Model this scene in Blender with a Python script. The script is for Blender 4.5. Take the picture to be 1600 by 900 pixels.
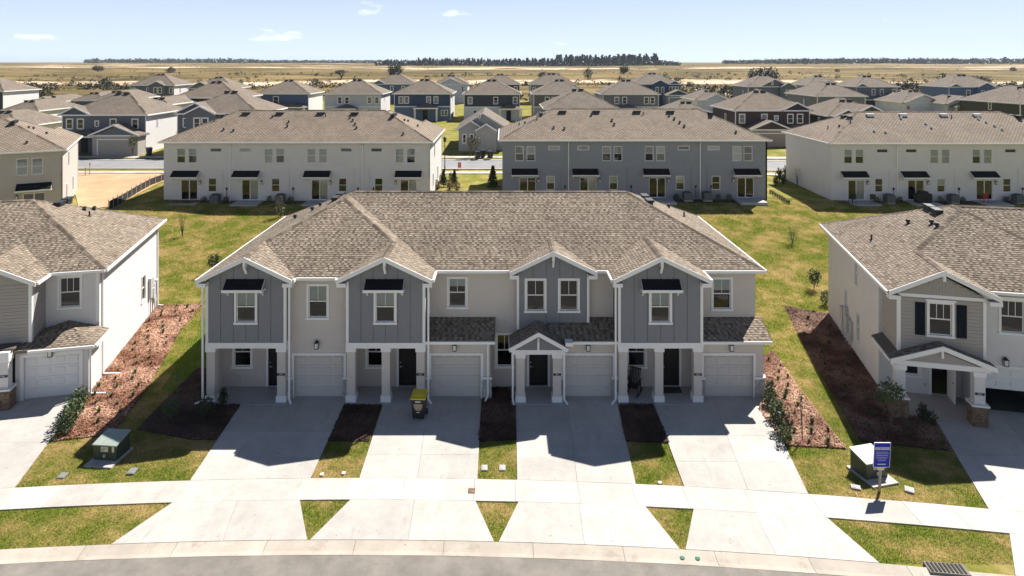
import bpy, math, random
import numpy as np
from mathutils import Vector, Matrix, noise as mnoise

for o in list(bpy.data.objects): bpy.data.objects.remove(o)
scene = bpy.context.scene
COL = scene.collection
rnd = random.Random(7)
R = math.radians

# ------------------------------------------------------------------ camera, sky, sun, exposure
CAM_H, FOC, VPX, VPY = 16.6, 1040.0, 787.0, 97.0      # metres; focal length and vanishing point in pixels of a 1600x900 frame
cam = bpy.data.cameras.new('camera')
camera = bpy.data.objects.new('camera', cam); COL.objects.link(camera)
camera.location = (0, 0, CAM_H); camera.rotation_euler = (R(90), 0, 0)
cam.sensor_width = 36.0; cam.lens = 36.0 * FOC / 1600.0
cam.shift_x = (800 - VPX) / 1600.0
cam.shift_y = -(450 - VPY) / 1600.0
cam.clip_start = 0.5; cam.clip_end = 20000
scene.camera = camera

SUN_AZ = math.atan2(0.635, 0.772)      # measured from +Y towards +X
SUN_EL = R(49.5)
world = bpy.data.worlds.new('World'); scene.world = world; world.use_nodes = True
wn, wl = world.node_tree.nodes, world.node_tree.links
wn.clear()
w_out = wn.new('ShaderNodeOutputWorld'); w_bg = wn.new('ShaderNodeBackground')
sky = wn.new('ShaderNodeTexSky'); sky.sky_type = 'NISHITA'; sky.sun_disc = False
sky.sun_elevation = SUN_EL; sky.sun_rotation = SUN_AZ
sky.altitude = 20; sky.air_density = 1.0; sky.dust_density = 0.25; sky.ozone_density = 1.6
w_bg.inputs[1].default_value = 0.05
# thin fair-weather clouds, the same noise all round the sky
geo = wn.new('ShaderNodeTexCoord')
sep = wn.new('ShaderNodeSeparateXYZ'); wl.new(geo.outputs['Generated'], sep.inputs[0])
mp = wn.new('ShaderNodeMapping'); mp.inputs['Scale'].default_value = (8, 8, 26)
mp.inputs['Location'].default_value = (3.3, 1.25, 0.6)
wl.new(geo.outputs['Generated'], mp.inputs[0])
nz = wn.new('ShaderNodeTexNoise'); nz.inputs['Scale'].default_value = 1.0; nz.inputs['Detail'].default_value = 7; nz.inputs['Roughness'].default_value = 0.55
wl.new(mp.outputs[0], nz.inputs['Vector'])
cr = wn.new('ShaderNodeValToRGB')
cr.color_ramp.elements[0].position = 0.655; cr.color_ramp.elements[0].color = (0, 0, 0, 1)
cr.color_ramp.elements[1].position = 0.80; cr.color_ramp.elements[1].color = (1, 1, 1, 1)
wl.new(nz.outputs[0], cr.inputs[0])
mx = wn.new('ShaderNodeMix'); mx.data_type = 'RGBA'
hz_ = wn.new('ShaderNodeMix'); hz_.data_type = 'RGBA'; hz_.inputs[7].default_value = (9.4, 10.9, 13.3, 1)   # pale haze, thickest at the horizon
tn_ = wn.new('ShaderNodeMix'); tn_.data_type = 'RGBA'; tn_.blend_type = 'MULTIPLY'; tn_.inputs[0].default_value = 1; tn_.inputs[7].default_value = (.40, .52, .70, 1); wl.new(sky.outputs[0], tn_.inputs[6]); wl.new(tn_.outputs[2], hz_.inputs[6])
ab = wn.new('ShaderNodeMath'); ab.operation = 'ABSOLUTE'; wl.new(sep.outputs[2], ab.inputs[0])
ml = wn.new('ShaderNodeMath'); ml.operation = 'MULTIPLY'; wl.new(ab.outputs[0], ml.inputs[0]); ml.inputs[1].default_value = -4.6
ex_ = wn.new('ShaderNodeMath'); ex_.operation = 'EXPONENT'; wl.new(ml.outputs[0], ex_.inputs[0])
m9 = wn.new('ShaderNodeMath'); m9.operation = 'MULTIPLY'; wl.new(ex_.outputs[0], m9.inputs[0]); m9.inputs[1].default_value = .96
wl.new(m9.outputs[0], hz_.inputs[0])
wl.new(cr.outputs[0], mx.inputs[0]); wl.new(hz_.outputs[2], mx.inputs[6])
mx.inputs[7].default_value = (15.5, 15.5, 15.5, 1)
wl.new(mx.outputs[2], w_bg.inputs[0]); wl.new(w_bg.outputs[0], w_out.inputs[0])

sd = bpy.data.lights.new('sun', 'SUN'); sd.energy = 5.0; sd.angle = R(0.53); sd.color = (1.0, 0.955, 0.89)
sun = bpy.data.objects.new('sun', sd); COL.objects.link(sun)
sdir = Vector((math.sin(SUN_AZ) * math.cos(SUN_EL), math.cos(SUN_AZ) * math.cos(SUN_EL), math.sin(SUN_EL)))
sun.rotation_euler = sdir.to_track_quat('Z', 'Y').to_euler()
sun.location = (30, 60, 60)

scene.render.engine = 'CYCLES'
vs = scene.view_settings
vs.view_transform = 'Standard'; vs.look = 'None'; vs.exposure = 0.92; vs.gamma = 1.0
vs.use_curve_mapping = False

# ------------------------------------------------------------------ materials
MATS = {}
def nodes(m): return m.node_tree.nodes, m.node_tree.links
def surf(name, c1, c2=None, scale=6.0, rough=0.8, bump=0.0, bscale=60.0, detail=4, spec=0.5, metal=0.0, dirt=None, stretch=None):
    m = bpy.data.materials.new(name); m.use_nodes = True
    n, l = nodes(m); b = n['Principled BSDF']
    b.inputs['Roughness'].default_value = rough; b.inputs['Metallic'].default_value = metal
    b.inputs['Specular IOR Level'].default_value = spec
    b.inputs['Base Color'].default_value = (*c1, 1)
    tc = n.new('ShaderNodeTexCoord'); src = tc.outputs['Object']
    if stretch:
        mp = n.new('ShaderNodeMapping'); mp.inputs['Scale'].default_value = stretch; l.new(src, mp.inputs[0]); src = mp.outputs[0]
    if c2 is not None:
        t = n.new('ShaderNodeTexNoise'); t.inputs['Scale'].default_value = scale; t.inputs['Detail'].default_value = detail
        t.inputs['Roughness'].default_value = 0.65
        l.new(src, t.inputs['Vector'])
        r = n.new('ShaderNodeValToRGB'); r.color_ramp.elements[0].position = 0.3; r.color_ramp.elements[1].position = 0.7
        r.color_ramp.elements[0].color = (*c1, 1); r.color_ramp.elements[1].color = (*c2, 1)
        l.new(t.outputs[0], r.inputs[0]); out = r.outputs[0]
        if dirt is not None:
            t2 = n.new('ShaderNodeTexNoise'); t2.inputs['Scale'].default_value = dirt[1]; t2.inputs['Detail'].default_value = 6; t2.inputs['Roughness'].default_value = 0.7
            l.new(src, t2.inputs['Vector'])
            r2 = n.new('ShaderNodeValToRGB'); r2.color_ramp.elements[0].position = dirt[2]; r2.color_ramp.elements[1].position = dirt[2] + 0.15
            l.new(t2.outputs[0], r2.inputs[0])
            mxx = n.new('ShaderNodeMix'); mxx.data_type = 'RGBA'; l.new(r2.outputs[0], mxx.inputs[0]); l.new(out, mxx.inputs[6]); mxx.inputs[7].default_value = (*dirt[0], 1)
            out = mxx.outputs[2]
        l.new(out, b.inputs['Base Color'])
    if bump:
        t = n.new('ShaderNodeTexNoise'); t.inputs['Scale'].default_value = bscale; t.inputs['Detail'].default_value = 3
        l.new(src, t.inputs['Vector'])
        bp = n.new('ShaderNodeBump'); bp.inputs['Strength'].default_value = bump; bp.inputs['Distance'].default_value = 0.02
        l.new(t.outputs[0], bp.inputs['Height']); l.new(bp.outputs[0], b.inputs['Normal'])
    MATS[name] = m
    return m
M = MATS
surf('stucco_beige', (.56, .51, .46), (.60, .545, .49), 1.2, .9, .5, 45, dirt=((.51, .46, .41), 3.0, .62))
surf('stucco_white', (.63, .605, .585), (.68, .655, .635), 1.0, .9, .5, 45, dirt=((.58, .55, .525), 2.5, .62))
surf('stucco_grey', (.26, .27, .295), (.29, .30, .32), 1.0, .9, .4, 45)
surf('stucco_taupe', (.45, .40, .36), (.49, .43, .39), 1.0, .9, .4, 45)
surf('siding_slate', (.185, .19, .208), (.205, .21, .228), 2.5, .65, .15, 30, stretch=(6, 6, .6))
surf('siding_taupe', (.33, .30, .275), (.36, .33, .30), 2.5, .7, .15, 30, stretch=(.6, 6, 14))
surf('trim_white', (.76, .745, .72), (.80, .79, .77), 4, .5, .08, 30)
surf('gutter_white', (.78, .77, .75), (.82, .81, .79), 2, .35)
surf('garage_paint', (.52, .49, .455), (.55, .52, .48), 2, .5, .15, 60)
surf('garage_white', (.72, .71, .70), (.76, .75, .74), 2, .5, .12, 60)
surf('door_black', (.008, .007, .007), (.012, .010, .010), 5, .5, spec=.3)
surf('black_metal', (.012, .012, .013), (.018, .018, .02), 8, .4, metal=.3)
surf('shutter_navy', (.007, .010, .016), (.010, .013, .02), 8, .8, spec=.15)
surf('stone_grey', (.30, .29, .28), (.46, .45, .44), 7, .85, .6, 30)
surf('stone_brown', (.10, .065, .04), (.26, .18, .12), 5, .85, .6, 30)
surf('steel', (.5, .5, .5), (.6, .6, .6), 5, .35, metal=.8)
surf('brass', (.5, .45, .35), None, rough=.3, metal=.9)
surf('vent_dark', (.02, .02, .022), (.03, .03, .032), 8, .6)
surf('vent_white', (.7, .7, .7), (.78, .78, .78), 8, .5)
surf('awning_dark', (.010, .011, .014), (.02, .021, .026), 30, .95, .4, 50, spec=.1)
surf('meter_grey', (.42, .43, .44), (.5, .5, .5), 6, .5)
surf('concrete_drive', (.44, .41, .37), (.50, .47, .43), 1.1, .85, .25, 90, detail=8, dirt=((.37, .345, .31), 1.1, .57), stretch=(1.6, .3, 1))
surf('concrete_walk', (.47, .435, .39), (.53, .495, .45), 1.3, .85, .25, 90, detail=8, dirt=((.40, .365, .32), 1.0, .58))
surf('concrete_kerb', (.44, .38, .31), (.51, .45, .375), .8, .85, .25, 80, detail=8, dirt=((.36, .30, .235), 1.2, .56))
surf('concrete_pad', (.40, .38, .35), (.46, .44, .41), 1.5, .85, .2, 80)
surf('porch_floor', (.36, .345, .33), (.42, .40, .385), 2, .8, .15, 80)
surf('asphalt', (.155, .138, .118), (.26, .235, .20), 1.1, .9, .5, 120, detail=10, dirt=((.10, .088, .075), 1.7, .63))
surf('asphalt_far', (.20, .20, .20), (.26, .26, .26), .5, .9)
surf('soil', (.035, .022, .015), (.06, .036, .025), 6, 1, .6, 30)
surf('sand', (.42, .245, .13), (.53, .345, .20), .5, 1, .6, 6, detail=8)
surf('box_green', (.032, .046, .03), (.045, .06, .04), 4, .45)
surf('bin_black', (.010, .011, .013), (.018, .019, .021), 6, .45)
surf('bin_yellow', (.60, .47, .015), (.66, .53, .02), 6, .45)
surf('bin_tan', (.30, .235, .16), (.38, .29, .20), 14, .6)
surf('paper_white', (.7, .7, .72), None, rough=.6)
surf('sign_blue', (.03, .035, .36), (.035, .04, .40), 5, .8, spec=.15)
surf('wood_post', (.33, .25, .17), (.45, .35, .25), 12, .8, stretch=(8, 8, .8))
surf('pink', (.6, .16, .22), None, rough=.7)
surf('bark', (.10, .075, .055), (.19, .15, .115), 8, .95, .5, 20)
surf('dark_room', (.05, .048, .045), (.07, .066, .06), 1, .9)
surf('fence_black', (.012, .011, .010), (.03, .027, .022), 3, .9)
surf('ac_grey', (.09, .095, .095), (.13, .135, .135), 10, .6)
surf('plastic_lid', (.16, .17, .16), (.24, .24, .23), 8, .6)
surf('green_paint', (.03, .16, .09), None, rough=.8)
surf('blind_white', (.66, .66, .63), (.72, .72, .69), 2, .6)  # also on front-window panels that stand in for reflections
surf('cloth_red', (.3, .03, .03), None, rough=.9)

def slab_tone(name, amp=.2):
    m = M[name]; n, l = nodes(m); b = n['Principled BSDF']; src = b.inputs['Base Color'].links[0].from_socket
    oi = n.new('ShaderNodeObjectInfo'); mr = n.new('ShaderNodeMapRange'); mr.inputs[3].default_value = 1 - amp * .7; mr.inputs[4].default_value = 1 + amp * .3; l.new(oi.outputs['Random'], mr.inputs[0])
    g = n.new('ShaderNodeNewGeometry'); t = n.new('ShaderNodeTexNoise'); t.inputs['Scale'].default_value = .45; t.inputs['Detail'].default_value = 10; t.inputs['Roughness'].default_value = .8; l.new(g.outputs['Position'], t.inputs['Vector'])
    m2 = n.new('ShaderNodeMapRange'); m2.inputs[1].default_value = .35; m2.inputs[2].default_value = .65; m2.inputs[3].default_value = .84; m2.inputs[4].default_value = 1.10; l.new(t.outputs[0], m2.inputs[0])
    sp = n.new('ShaderNodeTexNoise'); sp.inputs['Scale'].default_value = 5.5; sp.inputs['Detail'].default_value = 3; l.new(g.outputs['Position'], sp.inputs['Vector'])
    m3 = n.new('ShaderNodeMapRange'); m3.inputs[1].default_value = .70; m3.inputs[2].default_value = .74; m3.inputs[3].default_value = 1; m3.inputs[4].default_value = .62; l.new(sp.outputs[0], m3.inputs[0])
    p = n.new('ShaderNodeMath'); p.operation = 'MULTIPLY'; l.new(mr.outputs[0], p.inputs[0]); l.new(m2.outputs[0], p.inputs[1])
    p2 = n.new('ShaderNodeMath'); p2.operation = 'MULTIPLY'; l.new(p.outputs[0], p2.inputs[0]); l.new(m3.outputs[0], p2.inputs[1])
    x = n.new('ShaderNodeMix'); x.data_type = 'RGBA'; x.blend_type = 'MULTIPLY'; x.inputs[0].default_value = 1; l.new(src, x.inputs[6]); l.new(p2.outputs[0], x.inputs[7]); l.new(x.outputs[2], b.inputs['Base Color'])
for k_ in ('concrete_drive', 'concrete_walk', 'concrete_kerb'): slab_tone(k_)
def house_paint(name, c):
    if name not in M: surf(name, c, tuple(x * 1.12 for x in c), 1.5, .75, .15, 30)
    return M[name]

def glass_mat():
    m = bpy.data.materials.new('window_glass'); m.use_nodes = True
    n, l = nodes(m); n.remove(n['Principled BSDF'])
    o = n['Material Output']; t = n.new('ShaderNodeBsdfTransparent'); t.inputs[0].default_value = (.70, .74, .73, 1)
    g = n.new('ShaderNodeBsdfGlossy'); g.inputs['Roughness'].default_value = .015; g.inputs[0].default_value = (.95, .97, 1, 1)
    f = n.new('ShaderNodeFresnel'); f.inputs[0].default_value = 1.65
    tc = n.new('ShaderNodeTexCoord'); nz = n.new('ShaderNodeTexNoise'); nz.inputs['Scale'].default_value = 1.6
    l.new(tc.outputs['Object'], nz.inputs['Vector'])
    bp = n.new('ShaderNodeBump'); bp.inputs['Strength'].default_value = .05; bp.inputs['Distance'].default_value = .05; l.new(nz.outputs[0], bp.inputs['Height'])
    l.new(bp.outputs[0], g.inputs['Normal']); l.new(bp.outputs[0], f.inputs['Normal'])
    mxs = n.new('ShaderNodeMixShader'); l.new(f.outputs[0], mxs.inputs[0]); l.new(t.outputs[0], mxs.inputs[1]); l.new(g.outputs[0], mxs.inputs[2])
    l.new(mxs.outputs[0], o.inputs[0]); M['glass'] = m
glass_mat()
surf('glass_far', (.018, .022, .026), None, rough=.06, spec=.8)

def shingle_near():
    """per-tab tone stored on faces: dark shadow tabs between light granule tabs"""
    m = bpy.data.materials.new('shingle'); m.use_nodes = True
    n, l = nodes(m); b = n['Principled BSDF']; b.inputs['Roughness'].default_value = .92; b.inputs['Specular IOR Level'].default_value = .25
    a = n.new('ShaderNodeAttribute'); a.attribute_name = 'tone'
    r = n.new('ShaderNodeValToRGB'); e = r.color_ramp.elements
    e[0].position = 0; e[0].color = (.075, .057, .042, 1); e[1].position = 1; e[1].color = (.47, .39, .30, 1)
    for p, c in ((.3, (.138, .107, .079, 1)), (.55, (.27, .217, .163, 1)), (.8, (.37, .304, .233, 1))):
        k = e.new(p); k.color = c
    l.new(a.outputs['Fac'], r.inputs[0])
    tc = n.new('ShaderNodeTexCoord')
    g = n.new('ShaderNodeTexNoise'); g.inputs['Scale'].default_value = 140; g.inputs['Detail'].default_value = 2; l.new(tc.outputs['Object'], g.inputs['Vector'])
    w = n.new('ShaderNodeTexNoise'); w.inputs['Scale'].default_value = .35; w.inputs['Detail'].default_value = 4; l.new(tc.outputs['Object'], w.inputs['Vector'])
    ad = n.new('ShaderNodeMath'); ad.operation = 'MULTIPLY_ADD'; l.new(g.outputs[0], ad.inputs[0]); ad.inputs[1].default_value = .7; ad.inputs[2].default_value = .30
    ad2 = n.new('ShaderNodeMath'); ad2.operation = 'MULTIPLY_ADD'; l.new(w.outputs[0], ad2.inputs[0]); ad2.inputs[1].default_value = .6; l.new(ad.outputs[0], ad2.inputs[2])
    mm = n.new('ShaderNodeMix'); mm.data_type = 'RGBA'; mm.blend_type = 'MULTIPLY'; mm.inputs[0].default_value = 1
    l.new(r.outputs[0], mm.inputs[6]); l.new(ad2.outputs[0], mm.inputs[7]); l.new(mm.outputs[2], b.inputs['Base Color'])
    M['shingle'] = m
shingle_near()

def shingle_far(name, dark, light):
    m = bpy.data.materials.new(name); m.use_nodes = True
    n, l = nodes(m); b = n['Principled BSDF']; b.inputs['Roughness'].default_value = .92; b.inputs['Specular IOR Level'].default_value = .25
    gm = n.new('ShaderNodeNewGeometry')
    cp = n.new('ShaderNodeVectorMath'); cp.operation = 'CROSS_PRODUCT'; cp.inputs[0].default_value = (0, 0, 1); l.new(gm.outputs['True Normal'], cp.inputs[1])
    nm = n.new('ShaderNodeVectorMath'); nm.operation = 'NORMALIZE'; l.new(cp.outputs[0], nm.inputs[0])
    dt = n.new('ShaderNodeVectorMath'); dt.operation = 'DOT_PRODUCT'; l.new(nm.outputs[0], dt.inputs[0]); l.new(gm.outputs['Position'], dt.inputs[1])
    sp = n.new('ShaderNodeSeparateXYZ'); l.new(gm.outputs['Position'], sp.inputs[0])
    mz = n.new('ShaderNodeMath'); mz.operation = 'MULTIPLY'; l.new(sp.outputs[2], mz.inputs[0]); mz.inputs[1].default_value = 2.33
    cb = n.new('ShaderNodeCombineXYZ'); l.new(dt.outputs['Value'], cb.inputs[0]); l.new(mz.outputs[0], cb.inputs[1])
    br = n.new('ShaderNodeTexBrick'); br.inputs['Scale'].default_value = 1.0; br.inputs['Brick Width'].default_value = .36; br.inputs['Row Height'].default_value = .2
    br.inputs['Mortar Size'].default_value = .055; br.inputs['Mortar Smooth'].default_value = .2; br.inputs['Bias'].default_value = 0
    br.inputs['Color1'].default_value = (*light, 1); br.inputs['Color2'].default_value = (*[(a + b2) / 2 for a, b2 in zip(dark, light)], 1); br.inputs['Mortar'].default_value = (*dark, 1)
    l.new(cb.outputs[0], br.inputs['Vector'])
    w = n.new('ShaderNodeTexNoise'); w.inputs['Scale'].default_value = .5; w.inputs['Detail'].default_value = 8; w.inputs['Roughness'].default_value = .75; l.new(gm.outputs['Position'], w.inputs['Vector'])
    ad = n.new('ShaderNodeMath'); ad.operation = 'MULTIPLY_ADD'; l.new(w.outputs[0], ad.inputs[0]); ad.inputs[1].default_value = 1.0; ad.inputs[2].default_value = .5
    mm = n.new('ShaderNodeMix'); mm.data_type = 'RGBA'; mm.blend_type = 'MULTIPLY'; mm.inputs[0].default_value = 1
    l.new(br.outputs[0], mm.inputs[6]); l.new(ad.outputs[0], mm.inputs[7]); l.new(mm.outputs[2], b.inputs['Base Color'])
    M[name] = m
shingle_far('shingle_back', (.14, .108, .08), (.37, .30, .225))
shingle_far('shingle_brown', (.12, .092, .07), (.32, .255, .195))
shingle_far('shingle_grey', (.12, .097, .076), (.31, .255, .20))

def leaf_mat(name, c1, c2, rough=.55):
    m = bpy.data.materials.new(name); m.use_nodes = True
    n, l = nodes(m); b = n['Principled BSDF']; b.inputs['Roughness'].default_value = rough; b.inputs['Specular IOR Level'].default_value = .3
    gm = n.new('ShaderNodeNewGeometry')
    t = n.new('ShaderNodeTexNoise'); t.inputs['Scale'].default_value = 9; t.inputs['Detail'].default_value = 3; l.new(gm.outputs['Position'], t.inputs['Vector'])
    r = n.new('ShaderNodeValToRGB'); r.color_ramp.elements[0].position = .3; r.color_ramp.elements[1].position = .7
    r.color_ramp.elements[0].color = (*c1, 1); r.color_ramp.elements[1].color = (*c2, 1)
    l.new(t.outputs[0], r.inputs[0]); l.new(r.outputs[0], b.inputs['Base Color'])
    M[name] = m
leaf_mat('leaf_dark', (.018, .032, .012), (.05, .075, .028))
leaf_mat('leaf_mid', (.05, .08, .028), (.12, .16, .055))
leaf_mat('leaf_olive', (.085, .09, .04), (.18, .175, .08))
leaf_mat('leaf_red', (.10, .04, .035), (.16, .10, .06))
leaf_mat('leaf_pine', (.022, .036, .024), (.06, .078, .046))
leaf_mat('leaf_far', (.03, .046, .03), (.08, .10, .06))
leaf_mat('leaf_dry', (.15, .11, .065), (.24, .18, .11))
leaf_mat('scrub', (.03, .032, .015), (.10, .088, .042))

def grass_mat(name, green, dry, thr, trans=.45):
    m = bpy.data.materials.new(name); m.use_nodes = True
    n, l = nodes(m); b = n['Principled BSDF']; b.inputs['Roughness'].default_value = .7; b.inputs['Specular IOR Level'].default_value = .2
    gm = n.new('ShaderNodeNewGeometry')
    t = n.new('ShaderNodeTexNoise'); t.inputs['Scale'].default_value = .5; t.inputs['Detail'].default_value = 9; t.inputs['Roughness'].default_value = .66; l.new(gm.outputs['Position'], t.inputs['Vector'])
    r = n.new('ShaderNodeValToRGB'); e = r.color_ramp.elements
    e[0].position = thr - .085; e[1].position = thr + .085; e[0].color = (*green, 1); e[1].color = (*dry, 1)
    k = e.new(thr); k.color = (*[(a * .55 + b2 * .45) for a, b2 in zip(green, dry)], 1)
    l.new(t.outputs[0], r.inputs[0])
    t2 = n.new('ShaderNodeTexNoise'); t2.inputs['Scale'].default_value = 14; t2.inputs['Detail'].default_value = 3; l.new(gm.outputs['Position'], t2.inputs['Vector'])
    ad = n.new('ShaderNodeMath'); ad.operation = 'MULTIPLY_ADD'; l.new(t2.outputs[0], ad.inputs[0]); ad.inputs[1].default_value = 1.5; ad.inputs[2].default_value = .25
    mm = n.new('ShaderNodeMix'); mm.data_type = 'RGBA'; mm.blend_type = 'MULTIPLY'; mm.inputs[0].default_value = 1
    l.new(r.outputs[0], mm.inputs[6]); l.new(ad.outputs[0], mm.inputs[7]); l.new(mm.outputs[2], b.inputs['Base Color'])
    if trans:
        tr = n.new('ShaderNodeBsdfTranslucent'); l.new(mm.outputs[2], tr.inputs[0]); ms = n.new('ShaderNodeMixShader'); ms.inputs[0].default_value = trans
        l.new(b.outputs[0], ms.inputs[1]); l.new(tr.outputs[0], ms.inputs[2]); l.new(ms.outputs[0], n['Material Output'].inputs[0])
    M[name] = m
grass_mat('grass_lawn', (.165, .225, .03), (.58, .43, .20), .51)
grass_mat('grass_back', (.24, .28, .035), (.58, .44, .19), .50)
grass_mat('grass_fresh', (.13, .28, .016), (.2, .30, .05), .62)
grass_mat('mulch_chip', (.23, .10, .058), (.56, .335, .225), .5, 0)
grass_mat('mulch_mid', (.12, .055, .035), (.32, .185, .125), .5, 0)  # chip colour darkened partway for the shade over the right house bed
grass_mat('mulch_dark', (.055, .03, .02), (.15, .09, .066), .5, 0)  # fresh dark-brown bark, colour darkened further for the shadow on these beds

def ground_mat():
    m = bpy.data.materials.new('ground'); m.use_nodes = True
    n, l = nodes(m); b = n['Principled BSDF']; b.inputs['Roughness'].default_value = 1; b.inputs['Specular IOR Level'].default_value = .1
    gm = n.new('ShaderNodeNewGeometry'); P = gm.outputs['Position']
    def noise(scale, detail=8, rough=.65, vec=None):
        t = n.new('ShaderNodeTexNoise'); t.inputs['Scale'].default_value = scale; t.inputs['Detail'].default_value = detail; t.inputs['Roughness'].default_value = rough
        l.new(vec or P, t.inputs['Vector']); return t.outputs[0]
    def ramp(src, stops):
        r = n.new('ShaderNodeValToRGB'); e = r.color_ramp.elements
        e[0].position, e[1].position = stops[0][0], stops[-1][0]; e[0].color = (*stops[0][1], 1); e[1].color = (*stops[-1][1], 1)
        for p, c in stops[1:-1]: k = e.new(p); k.color = (*c, 1)
        l.new(src, r.inputs[0]); return r.outputs[0]
    def mixc(f, a, c):
        x = n.new('ShaderNodeMix'); x.data_type = 'RGBA'; l.new(f, x.inputs[0]); l.new(a, x.inputs[6]); l.new(c, x.inputs[7]); return x.outputs[2]
    lawn = ramp(noise(.5, 9, .72), [(.40, (.15, .17, .025)), (.52, (.24, .21, .05)), (.62, (.35, .27, .11))])
    mp = n.new('ShaderNodeMapping'); mp.inputs['Scale'].default_value = (.35, 1.0, 1); l.new(P, mp.inputs[0])
    field = ramp(noise(.03, 10, .75, mp.outputs[0]), [(.36, (.042, .036, .016)), (.44, (.095, .072, .028)), (.51, (.165, .12, .046)), (.58, (.225, .163, .066)), (.70, (.30, .22, .105))])
    sandc = ramp(noise(.05, 9, .7), [(.3, (.55, .40, .26)), (.7, (.68, .53, .38))])
    mp2 = n.new('ShaderNodeMapping'); mp2.inputs['Scale'].default_value = (.22, 1.0, 1); mp2.inputs['Location'].default_value = (31, 4, 0); l.new(P, mp2.inputs[0])
    sm = ramp(noise(.011, 7, .6, mp2.outputs[0]), [(.575, (0, 0, 0)), (.605, (1, 1, 1))])
    sp = n.new('ShaderNodeSeparateXYZ'); l.new(P, sp.inputs[0])
    # strips of bare sand graded across the field
    wob = n.new('ShaderNodeMath'); wob.operation = 'MULTIPLY_ADD'; l.new(noise(.012, 4), wob.inputs[0]); wob.inputs[1].default_value = 130; l.new(sp.outputs[1], wob.inputs[2])
    def band(y0, y1, soft):
        a = n.new('ShaderNodeMapRange'); a.inputs[1].default_value = y0; a.inputs[2].default_value = y0 + soft; l.new(wob.outputs[0], a.inputs[0])
        c = n.new('ShaderNodeMapRange'); c.inputs[1].default_value = y1; c.inputs[2].default_value = y1 + soft; l.new(wob.outputs[0], c.inputs[0])
        d = n.new('ShaderNodeMath'); d.operation = 'SUBTRACT'; l.new(a.outputs[0], d.inputs[0]); l.new(c.outputs[0], d.inputs[1]); return d.outputs[0]
    def mx_(a, c):
        d = n.new('ShaderNodeMath'); d.operation = 'MAXIMUM'; l.new(a, d.inputs[0]); l.new(c, d.inputs[1]); return d.outputs[0]
    def mul(a, c):
        d = n.new('ShaderNodeMath'); d.operation = 'MULTIPLY'; l.new(a, d.inputs[0]); l.new(c, d.inputs[1]); return d.outputs[0]
    bmask = mul(band(395, 450, 18), ramp(noise(.02, 5, .6), [(.40, (0, 0, 0)), (.48, (1, 1, 1))]))
    bmask2 = mul(band(900, 1000, 40), ramp(noise(.008, 5, .6), [(.46, (0, 0, 0)), (.5, (1, 1, 1))]))
    yf = n.new('ShaderNodeMapRange'); yf.inputs[1].default_value = 620; yf.inputs[2].default_value = 760; l.new(sp.outputs[1], yf.inputs[0])
    smf = mul(sm, yf.outputs[0])
    field = mixc(mx_(mx_(bmask, bmask2), smf), field, sandc)
    rim = ramp(noise(.3, 8, .7), [(.4, (.45, .33, .2)), (.6, (.56, .42, .28))])
    mr = n.new('ShaderNodeMapRange'); mr.inputs[1].default_value = 195; mr.inputs[2].default_value = 215
    l.new(wob.outputs[0], mr.inputs[0])
    mr2 = n.new('ShaderNodeMapRange'); mr2.inputs[1].default_value = 255; mr2.inputs[2].default_value = 300
    l.new(wob.outputs[0], mr2.inputs[0])
    c = mixc(mr2.outputs[0], lawn, field)
    l.new(c, b.inputs['Base Color'])
    bp = n.new('ShaderNodeBump'); bp.inputs['Strength'].default_value = .6; bp.inputs['Distance'].default_value = .3
    l.new(noise(.8, 8, .75), bp.inputs['Height']); l.new(bp.outputs[0], b.inputs['Normal'])
    M['ground'] = m
ground_mat()
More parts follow.
